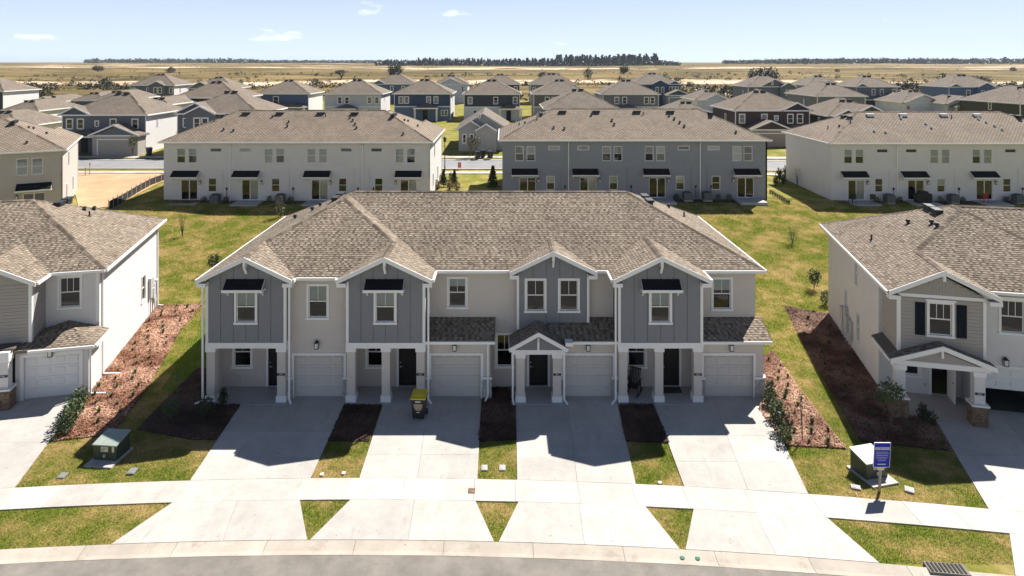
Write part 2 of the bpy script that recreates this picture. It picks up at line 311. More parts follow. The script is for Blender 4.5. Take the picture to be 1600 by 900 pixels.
# ------------------------------------------------------------------ mesh helpers
class MB:
    def __init__(s): s.v = []; s.f = []; s.t = []
    def poly(s, pts, tone=0.5):
        i = len(s.v); s.v += [tuple(p) for p in pts]; s.f.append(tuple(range(i, i + len(pts)))); s.t.append(tone)
    def box(s, x0, x1, y0, y1, z0, z1):
        i = len(s.v)
        s.v += [(x0, y0, z0), (x1, y0, z0), (x1, y1, z0), (x0, y1, z0), (x0, y0, z1), (x1, y0, z1), (x1, y1, z1), (x0, y1, z1)]
        for q in ((0, 3, 2, 1), (4, 5, 6, 7), (0, 1, 5, 4), (1, 2, 6, 5), (2, 3, 7, 6), (3, 0, 4, 7)):
            s.f.append(tuple(i + k for k in q)); s.t.append(.5)
        return s
    def bar(s, p, q, w, h=None, up=(0, 0, 1)):
        """box swept from p to q, w wide and h high"""
        h = h or w; p = Vector(p); q = Vector(q); d = (q - p).normalized(); u = Vector(up)
        if abs(d.dot(u)) > .98: u = Vector((0, 1, 0))
        a = d.cross(u).normalized() * (w / 2); b = a.cross(d).normalized() * (h / 2)
        i = len(s.v)
        for c in (p, q):
            for sa, sb in ((-1, -1), (1, -1), (1, 1), (-1, 1)): s.v.append(tuple(c + a * sa + b * sb))
        for k in ((0, 1, 2, 3), (7, 6, 5, 4), (0, 4, 5, 1), (1, 5, 6, 2), (2, 6, 7, 3), (3, 7, 4, 0)):
            s.f.append(tuple(i + j for j in k)); s.t.append(.5)
        return s
    def tube(s, p, q, r0, r1=None, n=7):
        r1 = r0 if r1 is None else r1; p = Vector(p); q = Vector(q); d = (q - p).normalized()
        u = Vector((0, 0, 1)) if abs(d.z) < .9 else Vector((1, 0, 0))
        a = d.cross(u).normalized(); b = d.cross(a)
        i = len(s.v)
        for c, r in ((p, r0), (q, r1)):
            for k in range(n):
                t = 2 * math.pi * k / n; s.v.append(tuple(c + (a * math.cos(t) + b * math.sin(t)) * r))
        for k in range(n): s.f.append((i + k, i + (k + 1) % n, i + n + (k + 1) % n, i + n + k)); s.t.append(.5)
        s.f.append(tuple(i + k for k in range(n - 1, -1, -1))); s.f.append(tuple(i + n + k for k in range(n))); s.t += [.5, .5]
        return s
    def prism(s, pts, z0, z1):
        """horizontal polygon (x, y) between two heights"""
        n = len(pts); i = len(s.v)
        s.v += [(p[0], p[1], z0) for p in pts] + [(p[0], p[1], z1) for p in pts]
        s.f.append(tuple(i + k for k in range(n - 1, -1, -1))); s.f.append(tuple(i + n + k for k in range(n))); s.t += [.5, .5]
        for k in range(n): s.f.append((i + k, i + (k + 1) % n, i + n + (k + 1) % n, i + n + k)); s.t.append(.5)
        return s
    def vprism(s, pts, y0, y1):
        """upright polygon (x, z) between two depths"""
        n = len(pts); i = len(s.v)
        s.v += [(p[0], y0, p[1]) for p in pts] + [(p[0], y1, p[1]) for p in pts]
        s.f.append(tuple(i + k for k in range(n))); s.f.append(tuple(i + n + k for k in range(n - 1, -1, -1))); s.t += [.5, .5]
        for k in range(n): s.f.append((i + (k + 1) % n, i + k, i + n + k, i + n + (k + 1) % n)); s.t.append(.5)
        return s
    def mesh(s, name, tone=False):
        me = bpy.data.meshes.new(name); me.from_pydata(s.v, [], s.f)
        if tone:
            a = me.attributes.new('tone', 'FLOAT', 'FACE'); a.data.foreach_set('value', np.array(s.t, dtype=np.float32))
        me.update(); return me

def obj(name, me, mat, parent=None, loc=(0, 0, 0), rz=0.0, tone=False):
    if isinstance(me, MB): me = me.mesh(name, tone)
    if mat is not None and not me.materials: me.materials.append(M[mat] if isinstance(mat, str) else mat)
    o = bpy.data.objects.new(name, me); COL.objects.link(o)
    if parent is not None: o.parent = parent
    o.location = loc; o.rotation_euler = (0, 0, rz)
    return o
def tag(o, label=None, cat=None, group=None, kind=None):
    if label: o['label'] = label
    if cat: o['category'] = cat
    if group: o['group'] = group
    if kind: o['kind'] = kind
    return o
def thing(name, label, cat, loc=(0, 0, 0), rz=0.0, group=None):
    o = bpy.data.objects.new(name, None); COL.objects.link(o); o.empty_display_size = .3
    o.location = loc; o.rotation_euler = (0, 0, rz); return tag(o, label, cat, group)
def struct(name, me, mat, parent=None, loc=(0, 0, 0)):
    o = obj(name, me, mat, parent, loc)
    if parent is None: o['kind'] = 'structure'
    return o
def clone(root, loc, rz=0.0, label=None, group=None, scale=1.0):
    r = root.copy(); COL.objects.link(r); r.location = loc; r.rotation_euler = (0, 0, rz); r.scale = (scale,) * 3
    if label: r['label'] = label
    if group: r['group'] = group
    for ch in list(root.children):
        c = ch.copy(); COL.objects.link(c); c.parent = r
        for g in list(ch.children):
            d = g.copy(); COL.objects.link(d); d.parent = c
    return r

# ------------------------------------------------------------------ lie of the land
KY = [(-400, 0), (46, 0), (50, .25), (58, 1.2), (66, 2.25), (70, 2.4), (83, 2.65), (91, 2.85), (100, 3.3), (145, 4.2), (190, 4.7), (260, 5.0), (400, 5.9), (700, 8.0), (1100, 10.6), (1500, 12.4), (2500, 13.4), (8000, 13.6)]
KYy = np.array([k[0] for k in KY], float); KYz = np.array([k[1] for k in KY], float)
def tz(x, y):
    t = min(1, max(0, (-x - 28) / 9)); yy = y + (6 * t if 44 < y < 90 else 0) * min(1, max(0, (90 - y) / 15))
    z = float(np.interp(yy, KYy, KYz))
    s = min(1, max(0, (x - 25) / 12)); s *= min(1, max(0, (y - 55) / 8)) * min(1, max(0, (100 - y) / 15))
    z -= .3 * s
    if y > 230:
        k = min(1, (y - 230) / 250)
        z += k * (3.4 * mnoise.noise(Vector((x * .004, y * .004, 3.1))) + 1.5 * mnoise.noise(Vector((x * .017, y * .012, 7.7)))) * min(1, 500 / y + .25)
    return z
def at(px, Y, z=None):
    """the point straight behind image column px at distance Y"""
    x = (px - VPX) * Y / FOC
    return (x, Y, tz(x, Y) if z is None else z)
def gp(px, py, z=None):
    """where the photograph's pixel meets the ground"""
    if z is not None:
        Y = FOC * (CAM_H - z) / (py - VPY); return ((px - VPX) * Y / FOC, Y)
    Y = 15.0
    while Y < 1500:
        x = (px - VPX) * Y / FOC
        if CAM_H - (py - VPY) * Y / FOC <= tz(x, Y): return (x, Y)
        Y += .05 if Y < 120 else .5
    return ((px - VPX) * Y / FOC, Y)

# ------------------------------------------------------------------ roofs: unions of hip and gable volumes
PITCH = .475
def hip(x0, x1, y0, y1, z, p=PITCH, ends='lrfb'):
    """planes as (a, b, c): z = a x + b y + c"""
    pl = []
    if 'l' in ends: pl.append((p, 0, z - p * x0))
    if 'r' in ends: pl.append((-p, 0, z + p * x1))
    if 'f' in ends: pl.append((0, p, z - p * y0))
    if 'b' in ends: pl.append((0, -p, z + p * y1))
    return dict(pl=pl, box=(x0, x1, y0, y1))
def clip(poly, a, b, c):
    """keep a x + b y + c >= 0"""
    out = []; n = len(poly)
    for i in range(n):
        p, q = poly[i], poly[(i + 1) % n]
        dp = a * p[0] + b * p[1] + c; dq = a * q[0] + b * q[1] + c
        if dp >= 0: out.append(p)
        if (dp > 0 and dq < 0) or (dp < 0 and dq > 0):
            t = dp / (dp - dq); out.append((p[0] + (q[0] - p[0]) * t, p[1] + (q[1] - p[1]) * t))
    return out
def area(p): return .5 * sum(p[i][0] * p[(i + 1) % len(p)][1] - p[(i + 1) % len(p)][0] * p[i][1] for i in range(len(p))) if len(p) > 2 else 0
def roof_pieces(vols):
    res = []
    for i, v in enumerate(vols):
        x0, x1, y0, y1 = v['box']
        for j, P in enumerate(v['pl']):
            poly = [(x0, y0), (x1, y0), (x1, y1), (x0, y1)]
            for k, Q in enumerate(v['pl']):
                if k != j: poly = clip(poly, Q[0] - P[0], Q[1] - P[1], Q[2] - P[2])
            if abs(area(poly)) < 1e-3: continue
            todo = [poly]
            for s, w in enumerate(vols):
                if s == i: continue
                e = 1e-4 if s < i else -1e-4      # an earlier volume wins where two planes coincide
                hs = [(1, 0, -w['box'][0]), (-1, 0, w['box'][1]), (0, 1, -w['box'][2]), (0, -1, w['box'][3])]
                hs += [(Q[0] - P[0], Q[1] - P[1], Q[2] - P[2] + e) for Q in w['pl']]
                nxt = []
                for pc in todo:
                    rem = pc
                    for h in hs:
                        o = clip(rem, -h[0], -h[1], -h[2])
                        if abs(area(o)) > 2e-3: nxt.append(o)
                        rem = clip(rem, *h)
                        if abs(area(rem)) < 1e-4: rem = []; break
                todo = nxt
            for pc in todo: res.append((P, pc))
    return res
def deck(pieces, th=.14):
    mb = MB()
    for P, pc in pieces:
        if area(pc) < 0: pc = pc[::-1]
        n = len(pc); i = len(mb.v)
        zs = [P[0] * x + P[1] * y + P[2] for x, y in pc]
        mb.v += [(x, y, z) for (x, y), z in zip(pc, zs)] + [(x, y, z - th) for (x, y), z in zip(pc, zs)]
        mb.f.append(tuple(i + k for k in range(n))); mb.f.append(tuple(i + n + k for k in range(n - 1, -1, -1)))
        for k in range(n): mb.f.append((i + n + k, i + n + (k + 1) % n, i + (k + 1) % n, i + k))
        mb.t += [.35] * (n + 2)
    return mb
def shingles(pieces, seed=1, ex=.155):
    mb = MB(); rg = random.Random(seed)
    for P, pc in pieces:
        if area(pc) < 0: pc = pc[::-1]
        g = math.hypot(P[0], P[1]); dx, dy = -P[0] / g, -P[1] / g; ux, uy = -dy, dx
        run = ex / math.sqrt(1 + g * g)
        edges = []
        n = len(pc)
        for k in range(n):
            p, q = pc[k], pc[(k + 1) % n]; a, b = -(q[1] - p[1]), q[0] - p[0]; L = math.hypot(a, b)
            if L > 1e-6: edges.append((a / L, b / L, -(a * p[0] + b * p[1]) / L))
        ss = [p[0] * dx + p[1] * dy for p in pc]; tt = [p[0] * ux + p[1] * uy for p in pc]
        k0, k1 = math.floor(min(ss) / run), math.ceil(max(ss) / run)
        for k in range(k0, k1):
            s0, s1 = k * run, (k + 1) * run
            cr = random.Random((k * 7919 + int(P[2] * 1000) * 31 + seed * 101) * 2654435761 % 4294967296)
            t = math.floor(min(tt) / .28) * .28 - .28 - cr.uniform(0, .28); light = True; t0_ = t; col_ = 0
            band = [(s0 - .0) , s1]
            while t < max(tt):
                w = (t0_ + .28 * col_ + cr.uniform(.13, .20) - t) if light else (t0_ + .28 * (col_ + 1) + cr.uniform(-.03, .03) - t)
                if not light: col_ += 1
                q = [(dx * s + ux * a, dy * s + uy * a) for s, a in ((s1, t), (s1, t + w), (s0, t + w), (s0, t))]
                if light: tone = min(1, max(0, cr.gauss(.57, .10)))
                else: tone = min(1, max(0, cr.gauss(.37, .10)))
                lift = .018 if light else .007
                t += w; light = not light
                ins = [min(e[0] * x + e[1] * y + e[2] for e in edges) for x, y in q]
                if max(min(e[0] * x + e[1] * y + e[2] for e in edges) for x, y in q) < -.4: continue
                full = min(ins) >= 0
                if not full:
                    qq = q if area(q) > 0 else q[::-1]
                    for e in edges:
                        qq = clip(qq, *e)
                        if len(qq) < 3: break
                    if len(qq) < 3 or abs(area(qq)) < 4e-4: continue
                else: qq = q if area(q) > 0 else q[::-1]
                pts = []
                for x, y in qq:
                    s = x * dx + y * dy; fr = min(1, max(0, (s - s0) / run))
                    pts.append((x, y, P[0] * x + P[1] * y + P[2] + .004 + lift * fr))
                mb.poly(pts, tone)
                if full:
                    a, b = q[0], q[1]
                    za = P[0] * a[0] + P[1] * a[1] + P[2]; zb = P[0] * b[0] + P[1] * b[1] + P[2]
                    mb.poly([(a[0], a[1], za + .002), (b[0], b[1], zb + .002), (b[0], b[1], zb + .004 + lift), (a[0], a[1], za + .004 + lift)], tone * .5)
    return mb
def cap(p, q, w=.26, seg=.3):
    """overlapping cap shingles along a ridge or hip"""
    p = Vector(p); q = Vector(q); L = (q - p).length; n = max(1, int(L / seg)); d = (q - p) / n; mb = MB()
    u = d.cross(Vector((0, 0, 1))).normalized() * (w / 2)
    for k in range(n):
        a = p + d * k; b = a + d * 1.05; za, zb = .045, .03
        t = rnd.uniform(.12, .5)
        dn = Vector((0, 0, -.07))
        A0, A1, A2 = a - u + dn + Vector((0, 0, zb)), a + Vector((0, 0, zb)), a + u + dn + Vector((0, 0, zb))
        B0, B1, B2 = b - u + dn + Vector((0, 0, za)), b + Vector((0, 0, za)), b + u + dn + Vector((0, 0, za))
        mb.poly([A0, A1, B1, B0], t); mb.poly([A1, A2, B2, B1], t); mb.poly([B0, B1, B2], t * .6)
    return mb
def rake(xl, xr, xc, ze, za, y, th=.04, hgt=.2):
    mb = MB()
    for x in (xl, xr):
        mb.vprism([(x, ze - hgt), (xc, za - hgt), (xc, za), (x, ze)] if x < xc else [(xc, za - hgt), (x, ze - hgt), (x, ze), (xc, za)], y - th, y)
    return mb

# ------------------------------------------------------------------ facade pieces
CACHE = {}
class Face:
    """one wall plane of a house: x runs along it, y goes into the house, z up"""
    def __init__(s, root, x, y, z=0.0, a=0.0): s.root, s.x, s.y, s.z, s.a = root, x, y, z, a
    def put(s, name, me, mat, x=0, y=0, z=0, parent=None, tone=False):
        c, n = math.cos(s.a), math.sin(s.a)
        return obj(name, me, mat, parent or s.root, (s.x + c * x - n * y, s.y + n * x + c * y, s.z + z), s.a, tone)
    def wall(s, x0, x1, z0, z1, mat, holes=(), t=.16, name='wall', top=None, ends=True):
        mb = MB()
        xs = sorted({x0, x1} | {h[0] for h in holes} | {h[1] for h in holes}); zs = sorted({z0, z1} | {h[2] for h in holes} | {h[3] for h in holes})
        xs = [x for x in xs if x0 - 1e-6 <= x <= x1 + 1e-6]; zs = [z for z in zs if z0 - 1e-6 <= z <= z1 + 1e-6]
        inh = lambda x, z: any(h[0] < x < h[1] and h[2] < z < h[3] for h in holes)
        for i in range(len(xs) - 1):
            for j in range(len(zs) - 1):
                a, b, c, d = xs[i], xs[i + 1], zs[j], zs[j + 1]
                if inh((a + b) / 2, (c + d) / 2): continue
                mb.poly([(a, 0, c), (b, 0, c), (b, 0, d), (a, 0, d)]); mb.poly([(b, t, c), (a, t, c), (a, t, d), (b, t, d)])
        for h in holes:
            a, b, c, d = max(h[0], x0), min(h[1], x1), max(h[2], z0), min(h[3], z1)
            mb.poly([(a, 0, c), (a, 0, d), (a, t, d), (a, t, c)]); mb.poly([(b, 0, d), (b, 0, c), (b, t, c), (b, t, d)])
            mb.poly([(a, 0, d), (b, 0, d), (b, t, d), (a, t, d)])
            if c > z0 + .01: mb.poly([(b, 0, c), (a, 0, c), (a, t, c), (b, t, c)])
        if ends:
            mb.poly([(x0, 0, z0), (x0, 0, z1), (x0, t, z1), (x0, t, z0)]); mb.poly([(x1, 0, z1), (x1, 0, z0), (x1, t, z0), (x1, t, z1)])
        if top: mb.vprism(top, 0, t)
        return s.put(name, mb, mat)
    def window(s, x, z, w, h, c=.1, deep=True, blind=0.0, grid=1, cross=False, sill=True, frame='trim_white', head=False, single=False):
        """x, z: lower left corner of the casing"""
        key = ('win', w, h, c, deep, grid, sill, head, single, cross)
        y0 = .06 if deep else -.012
        if key not in CACHE:
            mb = MB(); p = -.035 if deep else -.045
            if c > .02:
                mb.box(0, c, p, -.001, 0, h); mb.box(w - c, w, p, -.001, 0, h); mb.box(c, w - c, p, -.001, h - c, h)
                mb.box(-.03 if sill else 0, w + .03 if sill else w, p - (.03 if sill else 0), -.001, -.002 if sill else 0, c)
                if head: mb.box(-.06, w + .06, p - .04, -.001, h + .001, h + .09)
            r = .045; a, b, d, e = c, w - c, c, h - c; yy = y0 - .02 if deep else -.04; y1 = y0 + .03 if deep else -.004
            mb.box(a, a + r, yy, y1, d, e); mb.box(b - r, b, yy, y1, d, e); mb.box(a + r, b - r, yy, y1, e - r, e); mb.box(a + r, b - r, yy, y1, d, d + r)
            m = (d + e) / 2
            if not single: mb.box(a + r, b - r, yy, y1, m - .025, m + .025)
            g = .012
            if grid:
                n = grid + 1
                for k in range(1, n): xx = a + r + (b - a - 2 * r) * k / n; mb.box(xx - g, xx + g, y0 - .012, y0 - .002, m + .025, e - r)
            if cross: mb.box(a + r, b - r, y0 - .011, y0 - .003, (m + e) / 2 - g, (m + e) / 2 + g)
            CACHE[key] = mb.mesh('window')
            lo = MB(); lo.poly([(a + r, y0 + .004, d + r), (b - r, y0 + .004, d + r), (b - r, y0 + .004, (e - r) if single else m - .025), (a + r, y0 + .004, (e - r) if single else m - .025)])
            hi = MB(); hi.poly([(a + r, y0, m + .025), (b - r, y0, m + .025), (b - r, y0, e - r), (a + r, y0, e - r)])
            CACHE[key + ('p',)] = (lo.mesh('pane'), hi.mesh('pane'))
        o = s.put('window', CACHE[key], frame, x, 0, z)
        g = 'glass' if deep else 'glass_far'
        for k in CACHE[key + ('p',)][:1 if single else 2]: obj('pane', k, g, o)
        if blind and deep:
            mb = MB(); mb.box(c, w - c, .1, .115, c + (h - 2 * c) * (1 - blind), h - c); obj('blind', mb, 'blind_white', o)  # in the street-front windows this pale panel stands in for sash reflections
        return o
    def hole(s, x, z, w, h, c=.1): return (x + c, x + w - c, z + c, z + h - c)
    def garage(s, x, w=2.44, h=2.13, mat='garage_paint', cols=4, casing=.12, opened=0.0, rows=4):
        mb = MB()
        if casing: mb.box(x - casing, x, -.04, .02, 0, h + casing); mb.box(x + w, x + w + casing, -.04, .02, 0, h + casing); mb.box(x, x + w, -.04, .02, h, h + casing)
        if casing: s.put('garage_casing', mb, 'trim_white')
        z0 = h * opened
        rh = h / rows
        mb = MB()
        k = 0
        while k * rh < h - 1e-6:
            a = k * rh
            if a >= z0 - 1e-6: mb.box(x - .02, x + w + .02, .13, .17, a + .009, min(h + .02, a + rh - .009)); mb.box(x - .02, x + w + .02, .152, .168, a - .009, a + .009)
            k += 1
        g = s.put('garage_door', mb, mat)
        key = ('gp', w, cols, rh, mat)
        if key not in CACHE:
            pw = w / cols; pm = MB(); a, b, c, d = .09, pw - .09, .11, rh - .11
            pm.vprism([(a, c), (b, c), (b, d), (a, d)], .106, .1305); pm.vprism([(a + .05, c + .05), (b - .05, c + .05), (b - .05, d - .05), (a + .05, d - .05)], .094, .107)
            CACHE[key] = pm.mesh('door_panel')
        for r in range(rows):
            if r * rh >= z0 - 1e-6:
                for q in range(cols): obj('door_panel', CACHE[key], mat, g, (x + q * w / cols, 0, r * rh))
        if not opened:
            mb = MB(); mb.box(x, x + w, .125, .175, 0, .012); s.put('door_seal', mb, 'vent_dark')
        return g
    def door(s, x, w=.95, h=2.06, z=.06, mat='door_black'):
        mb = MB(); c = .11
        mb.box(x - c, x, -.03, .05, z, z + h + c); mb.box(x + w, x + w + c, -.03, .05, z, z + h + c); mb.box(x, x + w, -.03, .05, z + h, z + h + c)
        s.put('door_casing', mb, 'trim_white')
        d = MB(); d.box(x, x + w, .06, .1, z, z + h); o = s.put('front_door', d, mat)
        for a, b, zz, z2 in ((.12, .44, .2, .95), (.52, .83, .2, .95), (.12, .44, 1.1, 1.9), (.52, .83, 1.1, 1.9)):
            pm = MB(); k = w / .95; pm.box(x + a * k, x + b * k, .045, .0605, z + zz, z + z2); obj('door_panel', pm, mat, o)
        hm = MB(); hm.tube((x + .08, .06, z + 1.0), (x + .08, .0, z + 1.0), .03); hm.tube((x + .08, .0, z + 1.0), (x + .2, .0, z + 1.0), .014); hm.tube((x + .08, .06, z + 1.2), (x + .08, .03, z + 1.2), .03)
        obj('handle', hm, 'steel', o)
        tm = MB(); tm.box(x - .02, x + w + .02, -.05, .06, z, z + .035); obj('threshold', tm, 'porch_floor', o)
        return o
    def lantern(s, x, z):
        if 'lan' not in CACHE:
            mb = MB(); mb.box(-.05, .05, -.03, 0, -.08, .12); mb.bar((0, -.02, .16), (0, -.13, .2), .03); mb.tube((0, -.13, .2), (0, -.13, .1), .025, .1, 8)
            mb.box(-.1, .1, -.23, -.03, .07, .1); mb.box(-.09, .09, -.22, -.04, -.22, -.19)
            for a, b in ((-1, -1), (1, -1), (1, 1), (-1, 1)): mb.bar((a * .08, -.13 + b * .08, -.2), (a * .09, -.13 + b * .09, .08), .018)
            CACHE['lan'] = mb.mesh('lantern'); g = MB(); g.box(-.07, .07, -.2, -.06, -.19, .07); CACHE['lang'] = g.mesh('lantern_glass')
        o = s.put('lantern', CACHE['lan'], 'black_metal', x, 0, z); obj('lantern_glass', CACHE['lang'], 'blind_white', o)
    def downspout(s, pts, w=.085):
        mb = MB()
        for a, b in zip(pts, pts[1:]): mb.bar(a, b, w, w * .75, up=(0, 1, 0) if abs(a[2] - b[2]) > .3 else (0, 0, 1))
        return s.put('downspout', mb, 'gutter_white')
    def awning(s, x, z, w, d=.5, h=.5, dark='awning_dark'):
        """small shed canopy on brackets; z is its lower front edge"""
        mb = MB(); mb.poly([(x, -d, z + .1), (x + w, -d, z + .1), (x + w, -.002, z + h), (x, -.002, z + h)]); mb.poly([(x, -d, z + .1), (x, -.002, z + h), (x, -.002, z + h - .08), (x, -d, z + .02)]); mb.poly([(x + w, -d, z + .02), (x + w, -.002, z + h - .08), (x + w, -.002, z + h), (x + w, -d, z + .1)])
        o = s.put('awning', mb, 'trim_white')
        t = MB(); t.v = []; n = 4
        for k in range(n):
            a, b = k / n, (k + 1) / n
            t.box(x + .02, x + w - .02, -d * (1 - a) + 0, -d * (1 - b) - .004 * 0, 0, 0)
            for q in range(8):
                vx, vy, vz = t.v[-8 + q]; fr = (vy + d) / d; top = q >= 4
                t.v[-8 + q] = (vx, vy, z + .1 + (h - .1) * fr + (.03 - .02 * (fr - a) * n if top else .004))
        obj('awning_shingles', t, dark, o)
        f = MB(); f.box(x - .03, x + w + .03, -d - .03, -d, z - .02, z + .11); f.box(x - .03, x, -d, -.002, z - .02, z + .06); f.box(x + w, x + w + .03, -d, -.002, z - .02, z + .06); obj('fascia', f, 'trim_white', o)
        for xx in (x + .1, x + w - .1):
            b = MB(); b.bar((xx, -.03, z - .22), (xx, -d + .06, z - .03), .06); b.box(xx - .03, xx + .03, -.06, -.002, z - .3, z); obj('bracket', b, 'trim_white', o)
        return o
    def boards(s, x0, x1, z0, top, wins, mat, step=.62, proud=.03, gap=.03):
        """vertical siding boards; top(x) gives the upper edge, wins are rectangles left free"""
        n = max(1, round((x1 - x0) / step)); w = (x1 - x0) / n
        for k in range(n):
            a, b = x0 + k * w + gap / 2, x0 + (k + 1) * w - gap / 2
            cuts = sorted({a, b} | {c for q in wins for c in (q[0], q[1]) if a < c < b}); mb = MB()
            if hasattr(top, 'apex') and a < top.apex < b: cuts = sorted(set(cuts) | {top.apex})
            for c, d in zip(cuts, cuts[1:]):
                m = (c + d) / 2; spans = [(z0, None)]
                for q in wins:
                    if q[0] - 1e-6 <= c and d <= q[1] + 1e-6:
                        spans = [(z0, q[2]), (q[3], None)]
                for lo, hi in spans:
                    t0, t1 = (top(c), top(d)) if hi is None else (hi, hi)
                    if min(t0, t1) > lo: mb.vprism([(c, lo), (d, lo), (d, t1), (c, t0)], -proud, -.0015)
            if all(any(q[0] - 1e-6 <= c and d <= q[1] + 1e-6 for q in wins) for c, d in zip(cuts, cuts[1:])):   # cut in two by a window: one board below it, one above
                for sel in (0, 1):
                    m2 = MB()
                    for c, d in zip(cuts, cuts[1:]):
                        q = [q for q in wins if q[0] - 1e-6 <= c and d <= q[1] + 1e-6][0]
                        if sel == 0: m2.vprism([(c, z0), (d, z0), (d, q[2]), (c, q[2])], -proud, -.0015)
                        elif min(top(c), top(d)) > q[3]: m2.vprism([(c, q[3]), (d, q[3]), (d, top(d)), (c, top(c))], -proud, -.0015)
                    if m2.f: s.put('siding_board', m2, mat)
            else: s.put('siding_board', mb, mat)
class gable_top:
    def __init__(s, apex, za, p): s.apex, s.za, s.p = apex, za, p
    def __call__(s, x): return s.za - abs(x - s.apex) * s.p

def column(root, x, y, w, z0, z1, mat, base=.3, capz=.22, stone=None):
    mb = MB(); mb.box(x - w / 2, x + w / 2, y - w / 2, y + w / 2, z0, z1); o = obj('column', mb, mat, root)
    b = MB(); e = .05
    if stone is None: b.box(x - w / 2 - e, x + w / 2 + e, y - w / 2 - e, y + w / 2 + e, z0, z0 + base); obj('column_base', b, 'trim_white', o)
    else:
        e = .1; b.box(x - w / 2 - e - .05, x + w / 2 + e + .05, y - w / 2 - e - .05, y + w / 2 + e + .05, z0 + base, z0 + base + .08); obj('column_cap', b, 'trim_white', o)
        stones(o, x - w / 2 - e, x + w / 2 + e, y - w / 2 - e, y + w / 2 + e, z0, z0 + base, stone)
    c = MB(); e = .045; c.box(x - w / 2 - e, x + w / 2 + e, y - w / 2 - e, y + w / 2 + e, z1 - capz, z1 + .002); obj('column_cap', c, 'trim_white', o)
    return o
def stones(parent, x0, x1, y0, y1, z0, z1, mat, h=.15):
    """stacked stone veneer wrapped round a pier: small stones joined as one part"""
    mb = MB(); mb.box(x0 + .03, x1 - .03, y0 + .03, y1 - .03, z0, z1)
    rg = random.Random(int((x0 + 50) * 97)); z = z0
    while z < z1 - .03:
        hh = min(rg.uniform(h * .6, h * 1.2), z1 - z)
        for side in range(4):
            L0, L1 = (x0, x1) if side in (0, 2) else (y0, y1)
            t = L0
            while t < L1 - .02:
                w = min(rg.uniform(.12, .38), L1 - t); pr = rg.uniform(0, .03); g = .006
                if side == 0: mb.box(t + g, t + w - g, y0 - pr, y0 + .04, z + g, z + hh - g)
                elif side == 2: mb.box(t + g, t + w - g, y1 - .04, y1 + pr, z + g, z + hh - g)
                elif side == 1: mb.box(x1 - .04, x1 + pr, t + g, t + w - g, z + g, z + hh - g)
                else: mb.box(x0 - pr, x0 + .04, t + g, t + w - g, z + g, z + hh - g)
                t += w
        z += hh
    o = obj('stone_veneer', mb, mat, parent); o['kind'] = 'stuff'; return o
def text_mesh(s, size, ext=.004):
    cu = bpy.data.curves.new('txt', 'FONT'); cu.body = s; cu.size = size; cu.extrude = ext; cu.align_x = 'CENTER'; cu.align_y = 'CENTER'; cu.resolution_u = 2
    t = bpy.data.objects.new('txt', cu); COL.objects.link(t); bpy.context.view_layer.update()
    me = bpy.data.meshes.new_from_object(t.evaluated_get(bpy.context.evaluated_depsgraph_get())); bpy.data.objects.remove(t); bpy.data.curves.remove(cu)
    me.transform(Matrix.Rotation(R(90), 4, 'X')); return me
def number_plate(F, x, y, z, txt):
    mb = MB(); mb.box(-.19, .19, -.02, 0, -.055, .055); o = F.put('house_number', mb, 'black_metal', x, y, z)
    obj('numerals', text_mesh(txt, .1), 'paper_white', o, (0, -.024, 0))
def gutter(root, p, q, parent=None):
    mb = MB(); p = Vector(p); q = Vector(q); mb.bar(p, q, .13, .13); return obj('gutter', mb, 'gutter_white', parent or root)
def vents(roof, P, items, dark=True):
    """items: (x, y, kind) set on plane P"""
    for x, y, k in items:
        z = P[0] * x + P[1] * y + P[2]; mb = MB()
        if k == 'box':
            if 'vb' not in CACHE:
                a = MB(); a.box(-.42, .42, -.2, .2, .08, .2); a.box(-.36, .36, -.15, .15, -.2, .08); CACHE['vb'] = a.mesh('roof_vent')
                CACHE['vbw'] = a.mesh('roof_vent')
            o = obj('roof_vent', CACHE['vb' if dark else 'vbw'], 'vent_dark' if dark else 'vent_white', roof, (x, y, z + .03))
            if P[0]: o.rotation_euler = (0, 0, R(90))
        elif k == 'dome':
            if 'vd' not in CACHE:
                a = MB(); a.tube((0, 0, -.1), (0, 0, .18), .07); a.tube((0, 0, .12), (0, 0, .24), .15, .09, 8); CACHE['vd'] = a.mesh('roof_vent')
                CACHE['vdd'] = a.mesh('roof_vent')
            obj('roof_vent', CACHE['vdd' if dark else 'vd'], 'vent_dark' if dark else 'vent_white', roof, (x, y, z))
        else:
            if 'vp' not in CACHE: a = MB(); a.tube((0, 0, -.1), (0, 0, .32), .05); a.tube((0, 0, -.1), (0, 0, .07), .12, .06); CACHE['vp'] = a.mesh('vent_pipe')
            obj('vent_pipe', CACHE['vp'], 'vent_dark', roof, (x, y, z))
# ------------------------------------------------------------------ ground, road, pavements
def terrain():
    ys = [-300, -150, -80, -40, -10, 0, 10, 15, 20, 25, 30, 35, 40, 44] + [46 + 1.0 * k for k in range(0, 56)] + [104, 110, 120, 130, 145, 160, 175, 190, 205, 220, 235]
    y = 250
    while y < 900: ys.append(y); y += 13
    while y < 2400: ys.append(y); y += 45
    ys += [2600, 3200, 4500, 7000, 9500]
    xs = set()
    for a, b, st in ((-70, 70, 2.5), (-200, 200, 12), (-700, 700, 28), (-2000, 2000, 130), (-7000, 7000, 900)):
        x = a
        while x <= b: xs.add(round(x, 2)); x += st
    xs = sorted(xs)
    v = [(x, y, tz(x, y)) for y in ys for x in xs]; n = len(xs)
    f = [(j * n + i, j * n + i + 1, (j + 1) * n + i + 1, (j + 1) * n + i) for j in range(len(ys) - 1) for i in range(n - 1)]
    me = bpy.data.meshes.new('ground'); me.from_pydata(v, [], f); me.update()
    o = obj('ground', me, 'ground'); o['kind'] = 'structure'
    for p in me.polygons: p.use_smooth = True
terrain()

